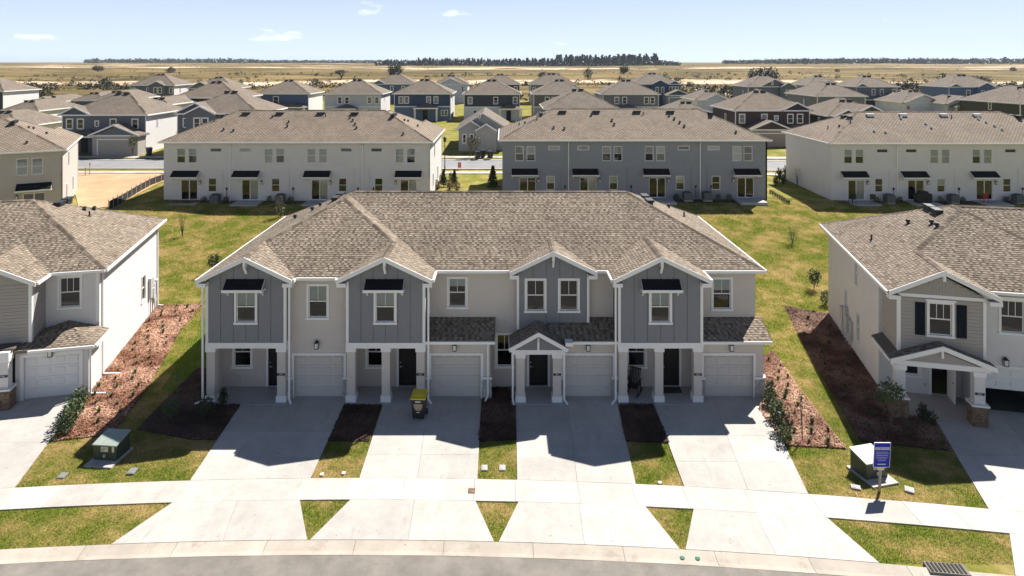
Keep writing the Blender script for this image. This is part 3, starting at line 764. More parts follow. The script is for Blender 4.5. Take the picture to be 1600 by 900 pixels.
ARC_X, ARC_R = -5.5, 150.0
def arc(x, top): return top - (x - ARC_X) ** 2 / (2 * ARC_R)
def arc_strip(x0, x1, ya, yb, step=1.5):
    """outline of a strip that follows the street's curve between offsets ya (near) and yb (far)"""
    n = max(1, int(abs(x1 - x0) / step)); xs = [x0 + (x1 - x0) * k / n for k in range(n + 1)]
    return [(x, arc(x, ya)) for x in xs] + [(x, arc(x, yb)) for x in reversed(xs)]
SW0, SW1, KB, RE = 25.2, 26.5, 23.0, 22.4     # sidewalk front and back, kerb back, road edge
mb = MB(); n = 60; xs = [-120 + 240 * k / n for k in range(n + 1)]
for a, b in zip(xs, xs[1:]): mb.poly([(a, arc(a, 14.6), .012), (b, arc(b, 14.6), .012), (b, arc(b, RE), .012), (a, arc(a, RE), .012)])
struct('road', mb, 'asphalt')
# rolled kerb, poured in lengths
def empty_struct(name):
    o = bpy.data.objects.new(name, None); COL.objects.link(o); o['kind'] = 'structure'; return o
def kerb_run(root, x0, x1, near, far, flip=False):
    mb = MB()
    m = max(1, int((x1 - x0) / 1.0)); q = [x0 + .006 + (x1 - x0 - .012) * k / m for k in range(m + 1)]
    prof = [(near, .015), (near + (far - near) * .3, .02), (near + (far - near) * .62, .05), (far, .085), (far, .0)]
    for a, b in zip(q, q[1:]):
        for (u, zu), (w, zw) in zip(prof, prof[1:]):
            mb.poly([(a, arc(a, u), zu), (b, arc(b, u), zu), (b, arc(b, w), zw), (a, arc(a, w), zw)])
    obj('kerb_length', mb, 'concrete_kerb', root)
kerb = empty_struct('kerb')
x = -60.0
while x < 60: kerb_run(kerb, x, x + 3.05, RE, KB); x += 3.05
kerb2 = empty_struct('kerb')
x = -60.0
while x < 60: kerb_run(kerb2, x, x + 6.1, 14.6, 14.0); x += 6.1
walk2 = empty_struct('pavement')
x = -60.0
while x < 60:
    obj('paving_slab', MB().prism(arc_strip(x + .006, x + 5.99, 10.6, 11.9), 0, .05), 'concrete_walk', walk2); x += 6

def poly_px(*pts, z=0.0): return [gp(a, b, z) for a, b in pts]
# driveways: outlines read off the photograph, cut at the poured joints
DRIVES = {}
def split_poly(poly, lines):
    """cut a convex-ish outline by lines ((px,py) normal form a,b,c) into slabs"""
    out = [poly]
    for a, b, c in lines:
        nx = []
        for p in out:
            for s in (1, -1):
                q = clip(p, a * s, b * s, c * s)
                if abs(area(q)) > .05: nx.append(q)
        out = nx
    return out
def shrink(poly, d=.006):
    cx = sum(p[0] for p in poly) / len(poly); cy = sum(p[1] for p in poly) / len(poly)
    r = []
    for x, y in poly:
        L = math.hypot(x - cx, y - cy) or 1; r.append((x - (x - cx) / L * d, y - (y - cy) / L * d))
    return r
def line_through(p, q): a, b = -(q[1] - p[1]), q[0] - p[0]; return (a, b, -(a * p[0] + b * p[1]))
def driveway(key, corners, centre, ycuts, ztop=.045):
    """corners: left top, right top, right bottom, left bottom (world); bottom follows the sidewalk"""
    root = empty_struct('driveway')
    bl, br = corners[-1], corners[-2]
    bot = [(br[0] + (bl[0] - br[0]) * k / 6, arc(br[0] + (bl[0] - br[0]) * k / 6, SW1) + .008) for k in range(7)]
    poly = corners[:-2] + bot
    if area(poly) < 0: poly = poly[::-1]
    DRIVES[key] = poly
    lines = [line_through(*centre)] + [(0, 1, -y) for y in ycuts]
    for p in split_poly(poly, lines): obj('paving_slab', MB().prism(shrink(p if area(p) > 0 else p[::-1]), -.05, ztop + rnd.uniform(-.002, .002)), 'concrete_drive', root)
    return root
G = lambda a, b: gp(a, b, 0)
d1 = [(-12.75, 33.02), (-7.72, 33.02), G(485, 749), G(297, 752)]
driveway(1, d1, (G(465, 640), G(400, 750)), (29.8, 27.9))
d2 = [(-5.85, 33.02), (-1.1, 33.02), G(746, 751), G(561, 749)]
driveway(2, d2, (G(668, 640), G(652, 750)), (29.9, 28.1))
d3 = [(.6, 33.02), (5.55, 33.02), G(995, 762), G(808, 753)]
driveway(3, d3, (G(888, 640), G(902, 755)), (29.8, 27.9))
d4 = [(7.3, 33.02), (12.75, 33.02), G(1265, 776), G(1070, 764)]
driveway(4, d4, (G(1120, 640), G(1170, 770)), (29.5, 27.6))
dl = [(-29.5, 30.9), (-23.6, 32.78), (-20.95, 33.38), G(22, 764), G(-230, 792)]
driveway('l', dl, (G(40, 640), G(-110, 775)), (29.0,))
dr = [G(1460, 655), (22.2, 31.95), (29.5, 30.3), G(1830, 830), G(1545, 797)]
driveway('r', dr, (G(1570, 655), G(1690, 810)), (28.0,))
# the short walk from each driveway to the porch is already covered by the driveway tops
# sidewalk slabs
walk = empty_struct('pavement')
cuts = [-45 + 1.9 * k for k in range(7)] + [-30.5, -24.5, -19.05, -17.2, -15.3, -13.2, -10.6, -8.0, -6.1, -3.9, -1.15, .45, 2.9, 5.0, 6.95, 9.3, 11.7, 13.4, 15.0, 16.6, 18.0, 21, 24, 27, 30, 34, 38, 42]
cuts = sorted(cuts)
for a, b in zip(cuts, cuts[1:]):
    obj('paving_slab', MB().prism(arc_strip(a + .005, b - .005, SW0, SW1), -.05, .045 + rnd.uniform(-.003, .003)), 'concrete_walk', walk)
# aprons between sidewalk and kerb
APR = {}
def apron(key, tl, tr, br, bl, centre=None):
    root = empty_struct('driveway_apron')
    top = [(tl[0] + (tr[0] - tl[0]) * k / 5, arc(tl[0] + (tr[0] - tl[0]) * k / 5, SW0) - .008) for k in range(6)]
    bot = [(br[0] + (bl[0] - br[0]) * k / 6, arc(br[0] + (bl[0] - br[0]) * k / 6, KB) + .006) for k in range(7)]
    poly = top + bot
    if area(poly) < 0: poly = poly[::-1]
    APR[key] = poly
    for p in split_poly(poly, [line_through(*centre)] if centre else []):
        q = shrink(p if area(p) > 0 else p[::-1])
        mb = MB(); n = len(q); zt = lambda y, x: .045 + .05 * min(1, max(0, 1 - (y - arc(x, KB)) / 2.2))
        mb.poly([(x, y, zt(y, x)) for x, y in q])
        for k in range(n):
            a, b = q[k], q[(k + 1) % n]; mb.poly([(a[0], a[1], -.03), (b[0], b[1], -.03), (b[0], b[1], zt(b[1], b[0])), (a[0], a[1], zt(a[1], a[0]))])
        obj('paving_slab', mb, 'concrete_drive', root)
apron(1, G(269, 787), G(468, 784), G(480, 848), G(172, 856), (G(370, 785), G(348, 850)))
apron(2, G(547, 783), G(743, 785), G(772, 851), G(484, 848), (G(648, 783), G(637, 850)))
apron(3, G(810, 787), G(1010, 797), G(1063, 864), G(779, 852), (G(905, 790), G(914, 860)))
apron(4, G(1085, 800), G(1297, 817), G(1372, 881), G(1072, 865), (G(1180, 805), G(1215, 875)))
apron('r', G(1578, 836), G(1760, 850), G(1850, 910), G(1577, 894))
apron('l', G(-260, 815), G(-40, 800), G(-130, 880), G(-350, 900))

# mulch beds: low mounds with loose bark chips on top
BEDS = {}
BEDS['left'] = [(-20.65, 33.2), (-20.95, 33.35), (-21.2, 34.95), (-23.55, 45.3), (-20.6, 45.6)] + poly_px((282, 517), (232, 605), (183, 668), (170, 680), (85, 690), (112, 640))
BEDS['corner'] = [(-12.75, 32.2), (-14.45, 32.35), (-14.45, 36.0), (-16.6, 36.0)] + poly_px((245, 640), (215, 672), (300, 688), (338, 688))
BEDS['gap12'] = [(-7.72, 32.2), (-5.9, 32.2)] + poly_px((577, 690), (513, 690))
BEDS['gap23'] = [(-.7, 33.9), (.55, 33.9), (.56, 32.2)] + poly_px((807, 688), (747, 691)) + [(-1.05, 32.9)]
BEDS['gap34'] = [(5.6, 32.25), (7.25, 32.25)] + poly_px((1046, 693), (976, 690))
BEDS['right'] = [(12.95, 33.0), (12.95, 36.0)] + poly_px((1208, 548), (1250, 610), (1322, 702), (1228, 697), (1185, 640))
BEDS['house'] = [(19.05, 33.5), (21.4, 43.8)] + poly_px((1226, 479), (1258, 545), (1345, 690), (1490, 706), (1458, 655)) + [(19.0, 31.2), (19.05, 33.5)]
for k, p in BEDS.items():
    if area(p) < 0: BEDS[k] = p = p[::-1]
def inside(poly, X, Y):
    r = np.zeros(len(X), bool); n = len(poly)
    for i in range(n):
        x0, y0 = poly[i]; x1, y1 = poly[(i + 1) % n]
        c = ((y0 > Y) != (y1 > Y))
        with np.errstate(divide='ignore', invalid='ignore'): xi = (x1 - x0) * (Y - y0) / (y1 - y0 + 1e-12) + x0
        r ^= c & (X < xi)
    return r
nr = np.random.default_rng(5)
def tris_object(name, V, mat, kind='stuff', label=None, cat=None, parent=None):
    """V: (n, 3, 3) triangles or (n, 4, 3) quads"""
    n, k = V.shape[:2]; me = bpy.data.meshes.new(name)
    me.vertices.add(n * k); me.vertices.foreach_set('co', V.reshape(-1).astype(np.float32))
    me.loops.add(n * k); me.loops.foreach_set('vertex_index', np.arange(n * k, dtype=np.int32))
    me.polygons.add(n); me.polygons.foreach_set('loop_start', np.arange(0, n * k, k, dtype=np.int32)); me.polygons.foreach_set('loop_total', np.full(n, k, dtype=np.int32))
    me.update(calc_edges=True); o = obj(name, me, mat, parent); tag(o, label, cat, kind=kind); return o
def ztab(X, Y): return np.array([tz(a, b) for a, b in zip(X, Y)]) if Y.max() > 46 else np.zeros(len(X))
BEDNAME = {'left': 'reddish bark mulch along the left white house', 'corner': 'dark bark mulch at the left corner of the grey townhouse', 'gap12': 'dark bark mulch strip between first and second driveways',
           'gap23': 'dark bark mulch strip between second and third driveways', 'gap34': 'dark bark mulch strip between third and fourth driveways', 'right': 'reddish bark mulch beside the townhouse right end', 'house': 'shaded dark bark mulch before the right hand house'}
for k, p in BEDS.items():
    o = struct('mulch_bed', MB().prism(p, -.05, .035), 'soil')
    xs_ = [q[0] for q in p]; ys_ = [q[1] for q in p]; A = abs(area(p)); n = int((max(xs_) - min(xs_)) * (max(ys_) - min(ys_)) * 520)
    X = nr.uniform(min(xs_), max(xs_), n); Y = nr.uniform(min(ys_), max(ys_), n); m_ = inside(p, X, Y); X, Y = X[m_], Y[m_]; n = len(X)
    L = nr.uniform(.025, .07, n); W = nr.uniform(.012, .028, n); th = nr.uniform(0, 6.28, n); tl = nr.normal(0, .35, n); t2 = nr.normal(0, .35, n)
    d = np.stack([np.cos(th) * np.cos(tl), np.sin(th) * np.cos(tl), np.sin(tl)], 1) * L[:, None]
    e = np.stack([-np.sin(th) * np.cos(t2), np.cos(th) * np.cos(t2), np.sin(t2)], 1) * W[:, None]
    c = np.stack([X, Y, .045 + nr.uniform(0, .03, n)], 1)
    tris_object('bark_chips', np.stack([c - d - e, c + d - e, c + d + e, c - d + e], 1), 'mulch_chip' if k in ('left', 'right') else ('mulch_mid' if k == 'house' else 'mulch_dark'), 'stuff', parent=o)  # beds in shade get chip colours with the shade mixed in

# lawns: blades scattered wherever nothing is paved, planted or built
MAINFOOT = [(-14.6, 32.15), (12.95, 32.15), (12.95, 45.3), (-14.6, 45.3)]
BLOCK = [MAINFOOT] + list(DRIVES.values()) + list(APR.values()) + list(BEDS.values())
LH, RH = (-21.2, 34.9, R(12.9)), (19.05, 33.66, R(-13))
def rect_world(o, x0, x1, y0, y1):
    c, s = math.cos(o[2]), math.sin(o[2]); return [(o[0] + c * x - s * y, o[1] + s * x + c * y) for x, y in ((x0, y0), (x1, y0), (x1, y1), (x0, y1))]
BLOCK += [rect_world(LH, -20, .1, -2.4, 10.8), rect_world(RH, -.05, 14, -2.4, 10.5)]
FRESH = poly_px((322, 480), (322, 545), (272, 560), (236, 600), (183, 668), (175, 680), (180, 690), (240, 640), (322, 560)) 
def lawn(name, label, x0, x1, y0, y1, dens, h, w, mat, cond=None, extra=None):
    n = int((x1 - x0) * (y1 - y0) * dens); X = nr.uniform(x0, x1, n); Y = nr.uniform(y0, y1, n)
    px = VPX + FOC * X / Y; keep = (px > -40) & (px < 1640)
    ar = lambda t: t - (X - ARC_X) ** 2 / (2 * ARC_R)
    keep &= ~((Y > ar(SW0) - .01) & (Y < ar(SW1) + .01)) & (Y > ar(KB) + .01)
    if cond is not None: keep &= cond(X, Y)
    X, Y = X[keep], Y[keep]; k = np.ones(len(X), bool)
    for p in BLOCK: k &= ~inside(p, X, Y)
    if extra: k &= extra(X, Y)
    X, Y = X[k], Y[k]; n = len(X); Z = ztab(X, Y)
    th = nr.uniform(0, 6.28, n); H = h * nr.uniform(.5, 1.25, n); W = w * nr.uniform(.6, 1.3, n); ln = nr.normal(0, .55, (n, 2)) * H[:, None]
    a = np.stack([X - np.cos(th) * W, Y - np.sin(th) * W, Z - .005], 1); b = np.stack([X + np.cos(th) * W, Y + np.sin(th) * W, Z - .005], 1)
    c = np.stack([X + ln[:, 0], Y + ln[:, 1], Z + H], 1)
    return tris_object(name, np.stack([a, b, c], 1), mat, 'stuff', label, 'grass')
fresh = lambda X, Y: (X < -14.4) & (Y > 33.6) & (Y < 46) & (X > -19.9) & (X > -14.6 - (Y - 20) * .2)
lawn('lawn_grass', 'patchy green and straw coloured lawn of the front yards', -25, 22, 22, 37, 1150, .055, .011, 'grass_lawn', lambda X, Y: ~fresh(X, Y))
lawn('lawn_grass', 'bright green fresh turf strip left of the grey townhouse', -20.2, -14.4, 33, 46, 1100, .06, .011, 'grass_fresh', fresh)
lawn('lawn_grass', 'sunlit yellow green lawn sloping up behind the townhouses', -36, 44, 37, 70, 330, .085, .022, 'grass_back', lambda X, Y: ~fresh(X, Y))

# the street behind, its pavements and the bare sandy lot
def drape(name, mat, x0, x1, y0, y1, dz=.05, step=3.0, root=None):
    mb = MB(); nx = max(1, int((x1 - x0) / step)); ny = max(1, int((y1 - y0) / 1.0) + 1)
    for i in range(nx):
        for j in range(ny):
            xa, xb = x0 + (x1 - x0) * i / nx, x0 + (x1 - x0) * (i + 1) / nx; ya, yb = y0 + (y1 - y0) * j / ny, y0 + (y1 - y0) * (j + 1) / ny
            mb.poly([(xa, ya, tz(xa, ya) + dz), (xb, ya, tz(xb, ya) + dz), (xb, yb, tz(xb, yb) + dz), (xa, yb, tz(xa, yb) + dz)])
    return struct(name, mb, mat, root)
drape('road', 'asphalt_far', -130, 130, 86.4, 92.4, .06)
for a, b in ((82.9, 84.2), (94.0, 95.3)):
    r_ = empty_struct('pavement'); x = -70
    while x < 80: drape('paving_slab', 'concrete_walk', x + .01, x + 2.98, a, b, .08, 3, r_); x += 3
for a, b in ((85.9, 86.4), (92.4, 92.9)): drape('kerb', 'concrete_kerb', -130, 130, a, b, .1)
mb = MB()
SANDLOT = [(-58, 82.6), (-39.2, 82.6), (-39.6, 76), (-38.2, 65.5), (-40.5, 63.5), (-45, 70)]
n_ = 14
lot = []
for i in range(24):
    for j in range(24):
        x, y = -60 + i * 1.0, 62 + j * .9; q = clip(clip(clip(clip(SANDLOT, 1, 0, -x), -1, 0, x + 1.0), 0, 1, -y), 0, -1, y + .9)
        if abs(area(q)) > .01: mb.poly([(a, b, tz(a, b) + .06 + .05 * mnoise.noise(Vector((a * .6, b * .6, 0)))) for a, b in (q if area(q) > 0 else q[::-1])])
struct('sand', mb, 'sand')
mb = MB()
for k in range(10): mb.poly([(-60 + 2.2 * k, 95.4, tz(-60, 95.4) + .05), (-57.8 + 2.2 * k, 95.4, tz(-60, 95.4) + .05), (-57.8 + 2.2 * k, 122, tz(-60, 122) + .05), (-60 + 2.2 * k, 122, tz(-60, 122) + .05)])
# ------------------------------------------------------------------ the townhouse type
XL, XR, YB = -14.49, 12.83, 12.7        # outer walls, rear wall
EZ = 6.1
def town_roofs():
    return [hip(-14.8, 13.2, 1.2, 13.1, EZ), hip(-14.8, -3.45, .1, 13.1, EZ), 
            hip(-14.8, -10.2, -.37, 8, EZ, ends='lr'), hip(-8.05, -3.45, -.37, 8, EZ, ends='lr'),
            hip(5.27, 10.0, -.37, 8, EZ, ends='lr'), hip(.3, 4.68, .83, 8, EZ, ends='lr')]
REAR = dict(pairs=[1.31, 2.49, 10.3, 11.48, 14.7, 15.88, 23.75, 24.9], trans=[4.72, 7.74, 18.1, 21.2], slide=[1.7, 7.94, 15.09, 24.2],
            awn=[.92, 7.15, 14.43, 23.75], single=[4.53, 11.02, 17.9, 21.6], lamp=[3.74, 10.04, 17.12, 23.8], spout=[6.82, 20.4], cond=[6.04, 12.86, 19.5, 21.1])
def rear_facade(root, mat, seed, blinds):
    F = Face(root, XR, YB, 0, math.pi); rg = random.Random(seed); holes = []
    for x in REAR['pairs']: holes.append(F.hole(x, 3.88, .9, 1.55, .03))
    for x in REAR['trans']: holes.append(F.hole(x, 5.0, 1.22, .46, .03))
    for x in REAR['slide']: holes.append((x + .05, x + 1.75, .12, 2.18))
    for x in REAR['single']: holes.append(F.hole(x, .9, .88, 1.46, .03))
    F.wall(0, XR - XL, -.6, 5.98, mat, holes)
    for x in REAR['pairs']: F.window(x, 3.88, .9, 1.55, .03, sill=False, grid=0, blind=rg.choice([0, .5, .5, .55, .6, 1]) if blinds else 0)
    for x in REAR['trans']: F.window(x, 5.0, 1.22, .46, .03, sill=False, grid=0, single=True, blind=rg.choice([0, 1]) if blinds else 0)
    for x in REAR['single']: F.window(x, .9, .88, 1.46, .03, sill=False, grid=0, blind=rg.choice([0, 0, .5]) if blinds else 0)
    for x in REAR['slide']:
        mb = MB(); a, b = x + .05, x + 1.75; mb.box(a, a + .05, .03, .12, .12, 2.18); mb.box(b - .05, b, .03, .12, .12, 2.18); mb.box(a + .05, b - .05, .03, .12, 2.12, 2.18); mb.box(a + .05, b - .05, .03, .12, .12, .17); mb.box((a + b) / 2 - .04, (a + b) / 2 + .04, .03, .12, .17, 2.12)
        o = F.put('sliding_door', mb, 'trim_white')
        for c, d, y in ((a + .05, (a + b) / 2 - .04, .06), ((a + b) / 2 + .04, b - .05, .09)):
            p = MB(); p.poly([(c, y, .17), (d, y, .17), (d, y, 2.12), (c, y, 2.12)]); obj('pane', p, 'glass', o)
        if rg.random() < .4:
            p = MB(); p.box((a + b) / 2, b - .06, .16, .17, .2, 2.1); obj('blind', p, 'blind_white', o)
    for x in REAR['awn']: F.awning(x, 2.45, 2.75, .75, .65)
    for x in REAR['lamp']: F.lantern(x, 1.95)
    for x in REAR['spout']: F.downspout([(x, -.3, 5.85), (x, -.06, 5.6), (x, -.06, .1), (x, -.3, .02)])
    for x in REAR['cond']:
        mb = MB(); mb.box(x - .03, x + .03, -.05, 0, .4, 3.3); F.put('conduit_cover', mb, mat)
        mb = MB(); mb.box(x + .35, x + .5, -.12, 0, 1.15, 1.4); mb.tube((x + .42, -.06, 1.15), (x + .42, -.06, .1), .02); F.put('meter_box', mb, 'black_metal')
    return F
def patio_spots(): return [x for x in REAR['slide']]

def townhouse(name, label, loc, rz, wall='stucco_beige', siding='siding_slate', near=False, seed=1, dark_vents=True, group=None, side_wall=None):
    root = thing(name, label, 'townhouse', loc, rz, group)
    pieces = roof_pieces(town_roofs())
    roof = obj('roof', deck(pieces), 'shingle' if near else 'shingle_back', root, tone=near)
    if near:
        s = obj('shingles', shingles(pieces, 3), 'shingle', roof, tone=True); s['kind'] = 'stuff'
    hz = EZ + PITCH * 5.95; wz = EZ + PITCH * 5.675; gz = EZ + PITCH * 2.3
    caps = [((-8.85, 7.15, hz), (7.25, 7.15, hz)), ((13.2, 1.2, EZ), (7.25, 7.15, hz)), ((13.2, 13.1, EZ), (7.25, 7.15, hz)), ((-14.8, 13.1, EZ), (-8.85, 7.15, hz)),
            ((-12.5, 2.4, gz), (-9.125, 5.775, wz)), ((-5.75, 2.4, gz), (-9.125, 5.775, wz)), ((-9.125, 5.775, wz), (-9.125, 6.75, wz)),
            ((-12.5, -.37, gz), (-12.5, 2.4, gz)), ((-5.75, -.37, gz), (-5.75, 2.4, gz)), ((7.635, -.37, EZ + PITCH * 2.365), (7.635, 3.56, EZ + PITCH * 2.365)), ((2.49, .83, EZ + PITCH * 2.19), (2.49, 3.4, EZ + PITCH * 2.19))]
    for a, b in caps: obj('ridge_cap', cap(a, b, .3, .3 if near else .6), 'shingle', roof, tone=True)
    # eaves
    gz0 = EZ - .075
    for p, q in (((-14.84, -.3, gz0), (-14.84, 13.1, gz0)), ((13.24, 1.2, gz0), (13.24, 13.1, gz0)), ((-14.8, 13.14, gz0), (13.2, 13.14, gz0)),
                 ((-10.2, .06, gz0), (-8.05, .06, gz0)), ((-3.42, 1.16, gz0), (.3, 1.16, gz0)), ((4.68, 1.16, gz0), (5.27, 1.16, gz0)), ((10.0, 1.16, gz0), (13.2, 1.16, gz0)),
                 ((-10.16, -.3, gz0), (-10.16, .06, gz0)), ((-8.09, -.3, gz0), (-8.09, .06, gz0)), ((-3.41, -.3, gz0), (-3.41, 1.1, gz0)), ((5.23, -.3, gz0), (5.23, 1.1, gz0)), ((10.04, -.3, gz0), (10.04, 1.1, gz0))):
        gutter(root, p, q, roof)
    if near:
        for (xl, xr, y) in ((-14.8, -10.2, -.37), (-8.05, -3.45, -.37), (5.27, 10.0, -.37), (.3, 4.68, .83)):
            xc = (xl + xr) / 2; za = EZ + PITCH * (xr - xl) / 2
            obj('rake_board', rake(xl, xr, xc, EZ + .02, za + .02, y, .05, .22), 'trim_white', roof)
            mb = MB()
            for x0, x1 in ((xl, xl + .45), (xr - .45, xr)): obj('eave_return', MB().box(x0, x1, y - .04, y + .34, EZ - .34, EZ - .16), 'trim_white', roof)
            mb = MB(); mb.box(xc - .06, xc + .06, y - .02, y + .33, za - .52, za - .2); mb.bar((xc, y + .3, za - .85), (xc, y, za - .45), .1); obj('bracket', mb, 'trim_white', roof)
    # vents: on the slope towards the rear garden and on both hips
    PB = (0, -PITCH, EZ + PITCH * 13.1); PR = (-PITCH, 0, EZ + PITCH * 13.2); PL = (PITCH, 0, EZ + PITCH * 14.8)
    vents(roof, PB, [(11.3 - 3.4 * 0 - k, 8.0, 'box') for k in (5.1, 8.8, 13.3, 17.0)] + [(9.1, 9.4, 'pipe'), (7.4, 11.0, 'dome'), (6.3, 11.2, 'dome'), (3.1, 8.6, 'dome'), (1.0, 9.6, 'dome'), (.9, 10.4, 'dome'), (-2.6, 8.4, 'pipe'), (-5.4, 8.7, 'dome'), (-5.8, 9.3, 'dome'), (-6.2, 10.0, 'dome'), (-6.5, 10.7, 'dome'), (-11.6, 11.8, 'dome')], dark_vents)
    vents(roof, PR, [(8.6, 8.2, 'box'), (8.6, 6.9, 'box'), (10.4, 9.5, 'dome'), (11.0, 8.2, 'pipe')], True)
    vents(roof, PL, [(-10.0, 8.4, 'box'), (-10.0, 7.2, 'box'), (-11.5, 7.6, 'dome'), (-11.2, 8.2, 'dome'), (-12.6, 7.8, 'dome')], True)
    # shell
    sw = side_wall or wall
    FL = Face(root, XL - .004, YB, 0, R(-90)); FR = Face(root, XR + .004, 1.555, 0, R(90)); FR.wall(0, YB - 1.55, -.6, 5.98, sw); 
    wl = [(4.0, 3.9, .7, 1.5), (7.5, .9, .7, 1.5), (2.5, .9, .7, 1.5)]
    FL.wall(0, YB - .5, -.6, 5.98, sw, [FL.hole(a, b, c, d, .05) for a, b, c, d in wl])
    for a, b, c, d in wl: FL.window(a, b, c, d, .05, grid=0, sill=False)
    rear_facade(root, wall, seed, not near)
    mb = MB(); mb.box(XL + .2, XR - .2, 1.8, YB - .2, 2.7, 2.9); mb.box(XL + .2, XR - .2, 6.0, 6.2, 0, 5.9); mb.box(XL + .2, XR - .2, 1.8, YB - .2, -.3, .05); obj('floor_slab', mb, 'dark_room', root)
    if not near:
        F = Face(root, 0, 0, 0); F.wall(XL, -3.83, -.6, 5.98, wall); G_ = Face(root, 0, 1.55, 0); G_.wall(-3.83, XR, -.6, 5.98, wall)
        return root
    # ---------------- street front
    Fb = Face(root, 0, 0); Fg = Face(root, 0, .45); Fm = Face(root, 0, 1.55); Fd = Face(root, 0, 1.2)
    bw = (1.12, 1.68)
    nums = {}
    for (x0, x1, win, gap) in ((-14.49, -10.59, -13.11, 1), (-7.66, -3.83, -6.33, 1), (5.58, 9.69, 7.07, 1)):
        xc = (x0 + x1) / 2; za = EZ + PITCH * 2.33 - .14
        wz0 = 3.84; holes = [Fb.hole(win, wz0, *bw)]
        Fb.wall(x0, x1, 2.72, 5.95, siding, holes, t=.14, name='bay_wall', top=[(x0, 5.95), (x1, 5.95), (xc, za - .03)])
        Fb.boards(x0 + .12, x1 - .12, 2.98, gable_top(xc, za - .06, PITCH), [(win, win + bw[0], wz0, wz0 + bw[1])], siding)
        Fb.window(win, wz0, *bw, blind=.47)  # pale panel added for the yard's reflection in the upper sash
        Fb.awning(win - .40, 5.56, 1.9, .5, .5)
        mb = MB(); mb.box(x0 - .012, x0 + .12, -.035, .10, 2.95, 5.93); Fb.put('corner_trim', mb, 'trim_white')
        mb = MB(); mb.box(x1 - .12, x1 + .012, -.035, .10, 2.95, 5.93); Fb.put('corner_trim', mb, 'trim_white')
        mb = MB(); mb.box(x0 - .02, x1 + .02, -.05, .4, 2.68, 2.95); Fb.put('porch_beam', mb, 'trim_white')
        mb = MB(); mb.box(x0 + .02, x1 - .02, .4, 1.55, 2.72, 2.8); Fb.put('porch_ceiling', mb, 'trim_white')
        mb = MB(); mb.box(x0 - .04, x1 + .04, -.22, 1.56, -.1, .06); Fb.put('porch_floor', mb, 'porch_floor')
        # bay cheeks
        Face(root, x1 - .003, .14, 0, R(90)).wall(0, 1.408, 2.72, 5.95, siding, t=.14, name='bay_cheek')
        Face(root, x0 + .003, 1.548, 0, R(-90)).wall(0, 1.408, 2.72, 5.95, siding, t=.14, name='bay_cheek')
    for x in (-14.27, -10.83, -7.44, -5.74, -4.05, 5.82, 7.57, 9.46): column(root, x, .2, .4, .06, 2.72, 'stucco_beige')
    # porch rear walls, windows, doors
    def porch_wall(x0, x1, wx, dx, dh=2.06, w=1.05):
        hs = [Fm.hole(wx, .98, w, 1.66)] if wx is not None else []
        Fm.wall(x0, x1, 0, 2.78, 'stucco_beige' if wx is None else 'stucco_grey2', hs + ([(dx, dx + .95, .06, 2.12)] if dx is not None else []))
        if wx is not None: Fm.window(wx, .98, w, 1.66)
        if dx is not None: Fm.door(dx)
        mb = MB(); mb.box(x1 - 1.9 if dx is None else (wx or x0) + .3, (x1 - 1.9 if dx is None else (wx or x0) + .3) + .12, -.05, 0, .45, .6); Fm.put('outlet_cover', mb, 'meter_grey')
    porch_wall(-14.49, -10.59, -13.85, -12.0); porch_wall(-7.66, -3.83, -7.05, -5.35); porch_wall(5.58, 9.69, 6.25, 8.0)
    Fm.wall(-.66, 3.0, 0, 2.8, 'stucco_grey2', [Fm.hole(-.45, 1.0, .98, 1.8), (1.3, 2.25, .06, 2.12)]); Fm.window(-.45, 1.0, .98, 1.8); Fm.door(1.3)
    mb = MB(); mb.box(.35, 2.98, -.22, 1.56, -.1, .06); Fb.put('porch_floor', mb, 'porch_floor')
    # porch side walls beside the garages
    Face(root, -10.62, .35, 0, R(-90)); 
    for x in (-10.55, -3.8, 9.72, 2.98, 5.55): 
        mb = MB(); mb.box(x - .07, x + .07, .46, 1.55, 0, 2.75); obj('porch_side_wall', mb, 'stucco_beige', root)
    mb = MB(); mb.box(-7.8, -7.64, .46, 1.55, 0, 2.75); obj('porch_side_wall', mb, 'stucco_beige', root)
    mb = MB(); mb.box(-14.49, -14.35, .4, 1.55, 0, .06); 
    # garage walls
    Fg.wall(-10.62, -7.64, 0, 5.95, 'stucco_beige', [(-10.33, -7.89, 0, 2.13), Fg.hole(-9.73, 3.9, 1.11, 1.77)]); Fg.garage(-10.33); Fg.window(-9.73, 3.9, 1.11, 1.77, blind=.47); Fg.lantern(-9.2, 2.72)  # panel behind the upper sash imitates a reflection
    for x0, x1, gx, lx in ((-3.85, -.66, -3.57, -2.42), (2.9, 5.58, 2.95, 4.15), (9.69, 12.83, 9.87, 11.2)):
        Fg.wall(x0, x1, 0, 2.92, 'stucco_beige', [(gx, gx + 2.44, 0, 2.13)]); Fg.garage(gx); Fg.lantern(lx, 2.62)
    Face(root, -.656, .455, 0, R(90)).wall(0, 1.095, 0, 2.92, 'stucco_beige'); Face(root, XR + .004, .455, 0, R(90)).wall(0, 1.095, 0, 2.92, sw)
    for x in (-10.53, -7.76, -3.72, -.83, 2.83, 5.48, 9.77, 12.62):
        mb = MB(); w = .13 if x not in (-.83, 12.62) else .22
        stones(root, x - w, x + w, .37, .52, 0, 1.0, 'stone_grey')
        mb.box(x - w - .04, x + w + .04, .32, .53, 1.0, 1.09); obj('stone_cap', mb, 'trim_white', root)
    stones(root, 12.8, 12.88, .45, 1.5, 0, 1.0, 'stone_grey'); mb = MB(); mb.box(12.8, 12.94, .45, 1.5, 1.0, 1.09); obj('stone_cap', mb, 'trim_white', root)
    # upper walls
    uh = (1.07, 1.65)
    Fm.wall(-3.83, .68, 2.8, 5.95, 'stucco_beige', [Fm.hole(-2.9, 4.02, *uh)]); Fm.window(-2.9, 4.02, *uh, blind=.3)  # pale panel in place of the glass reflection
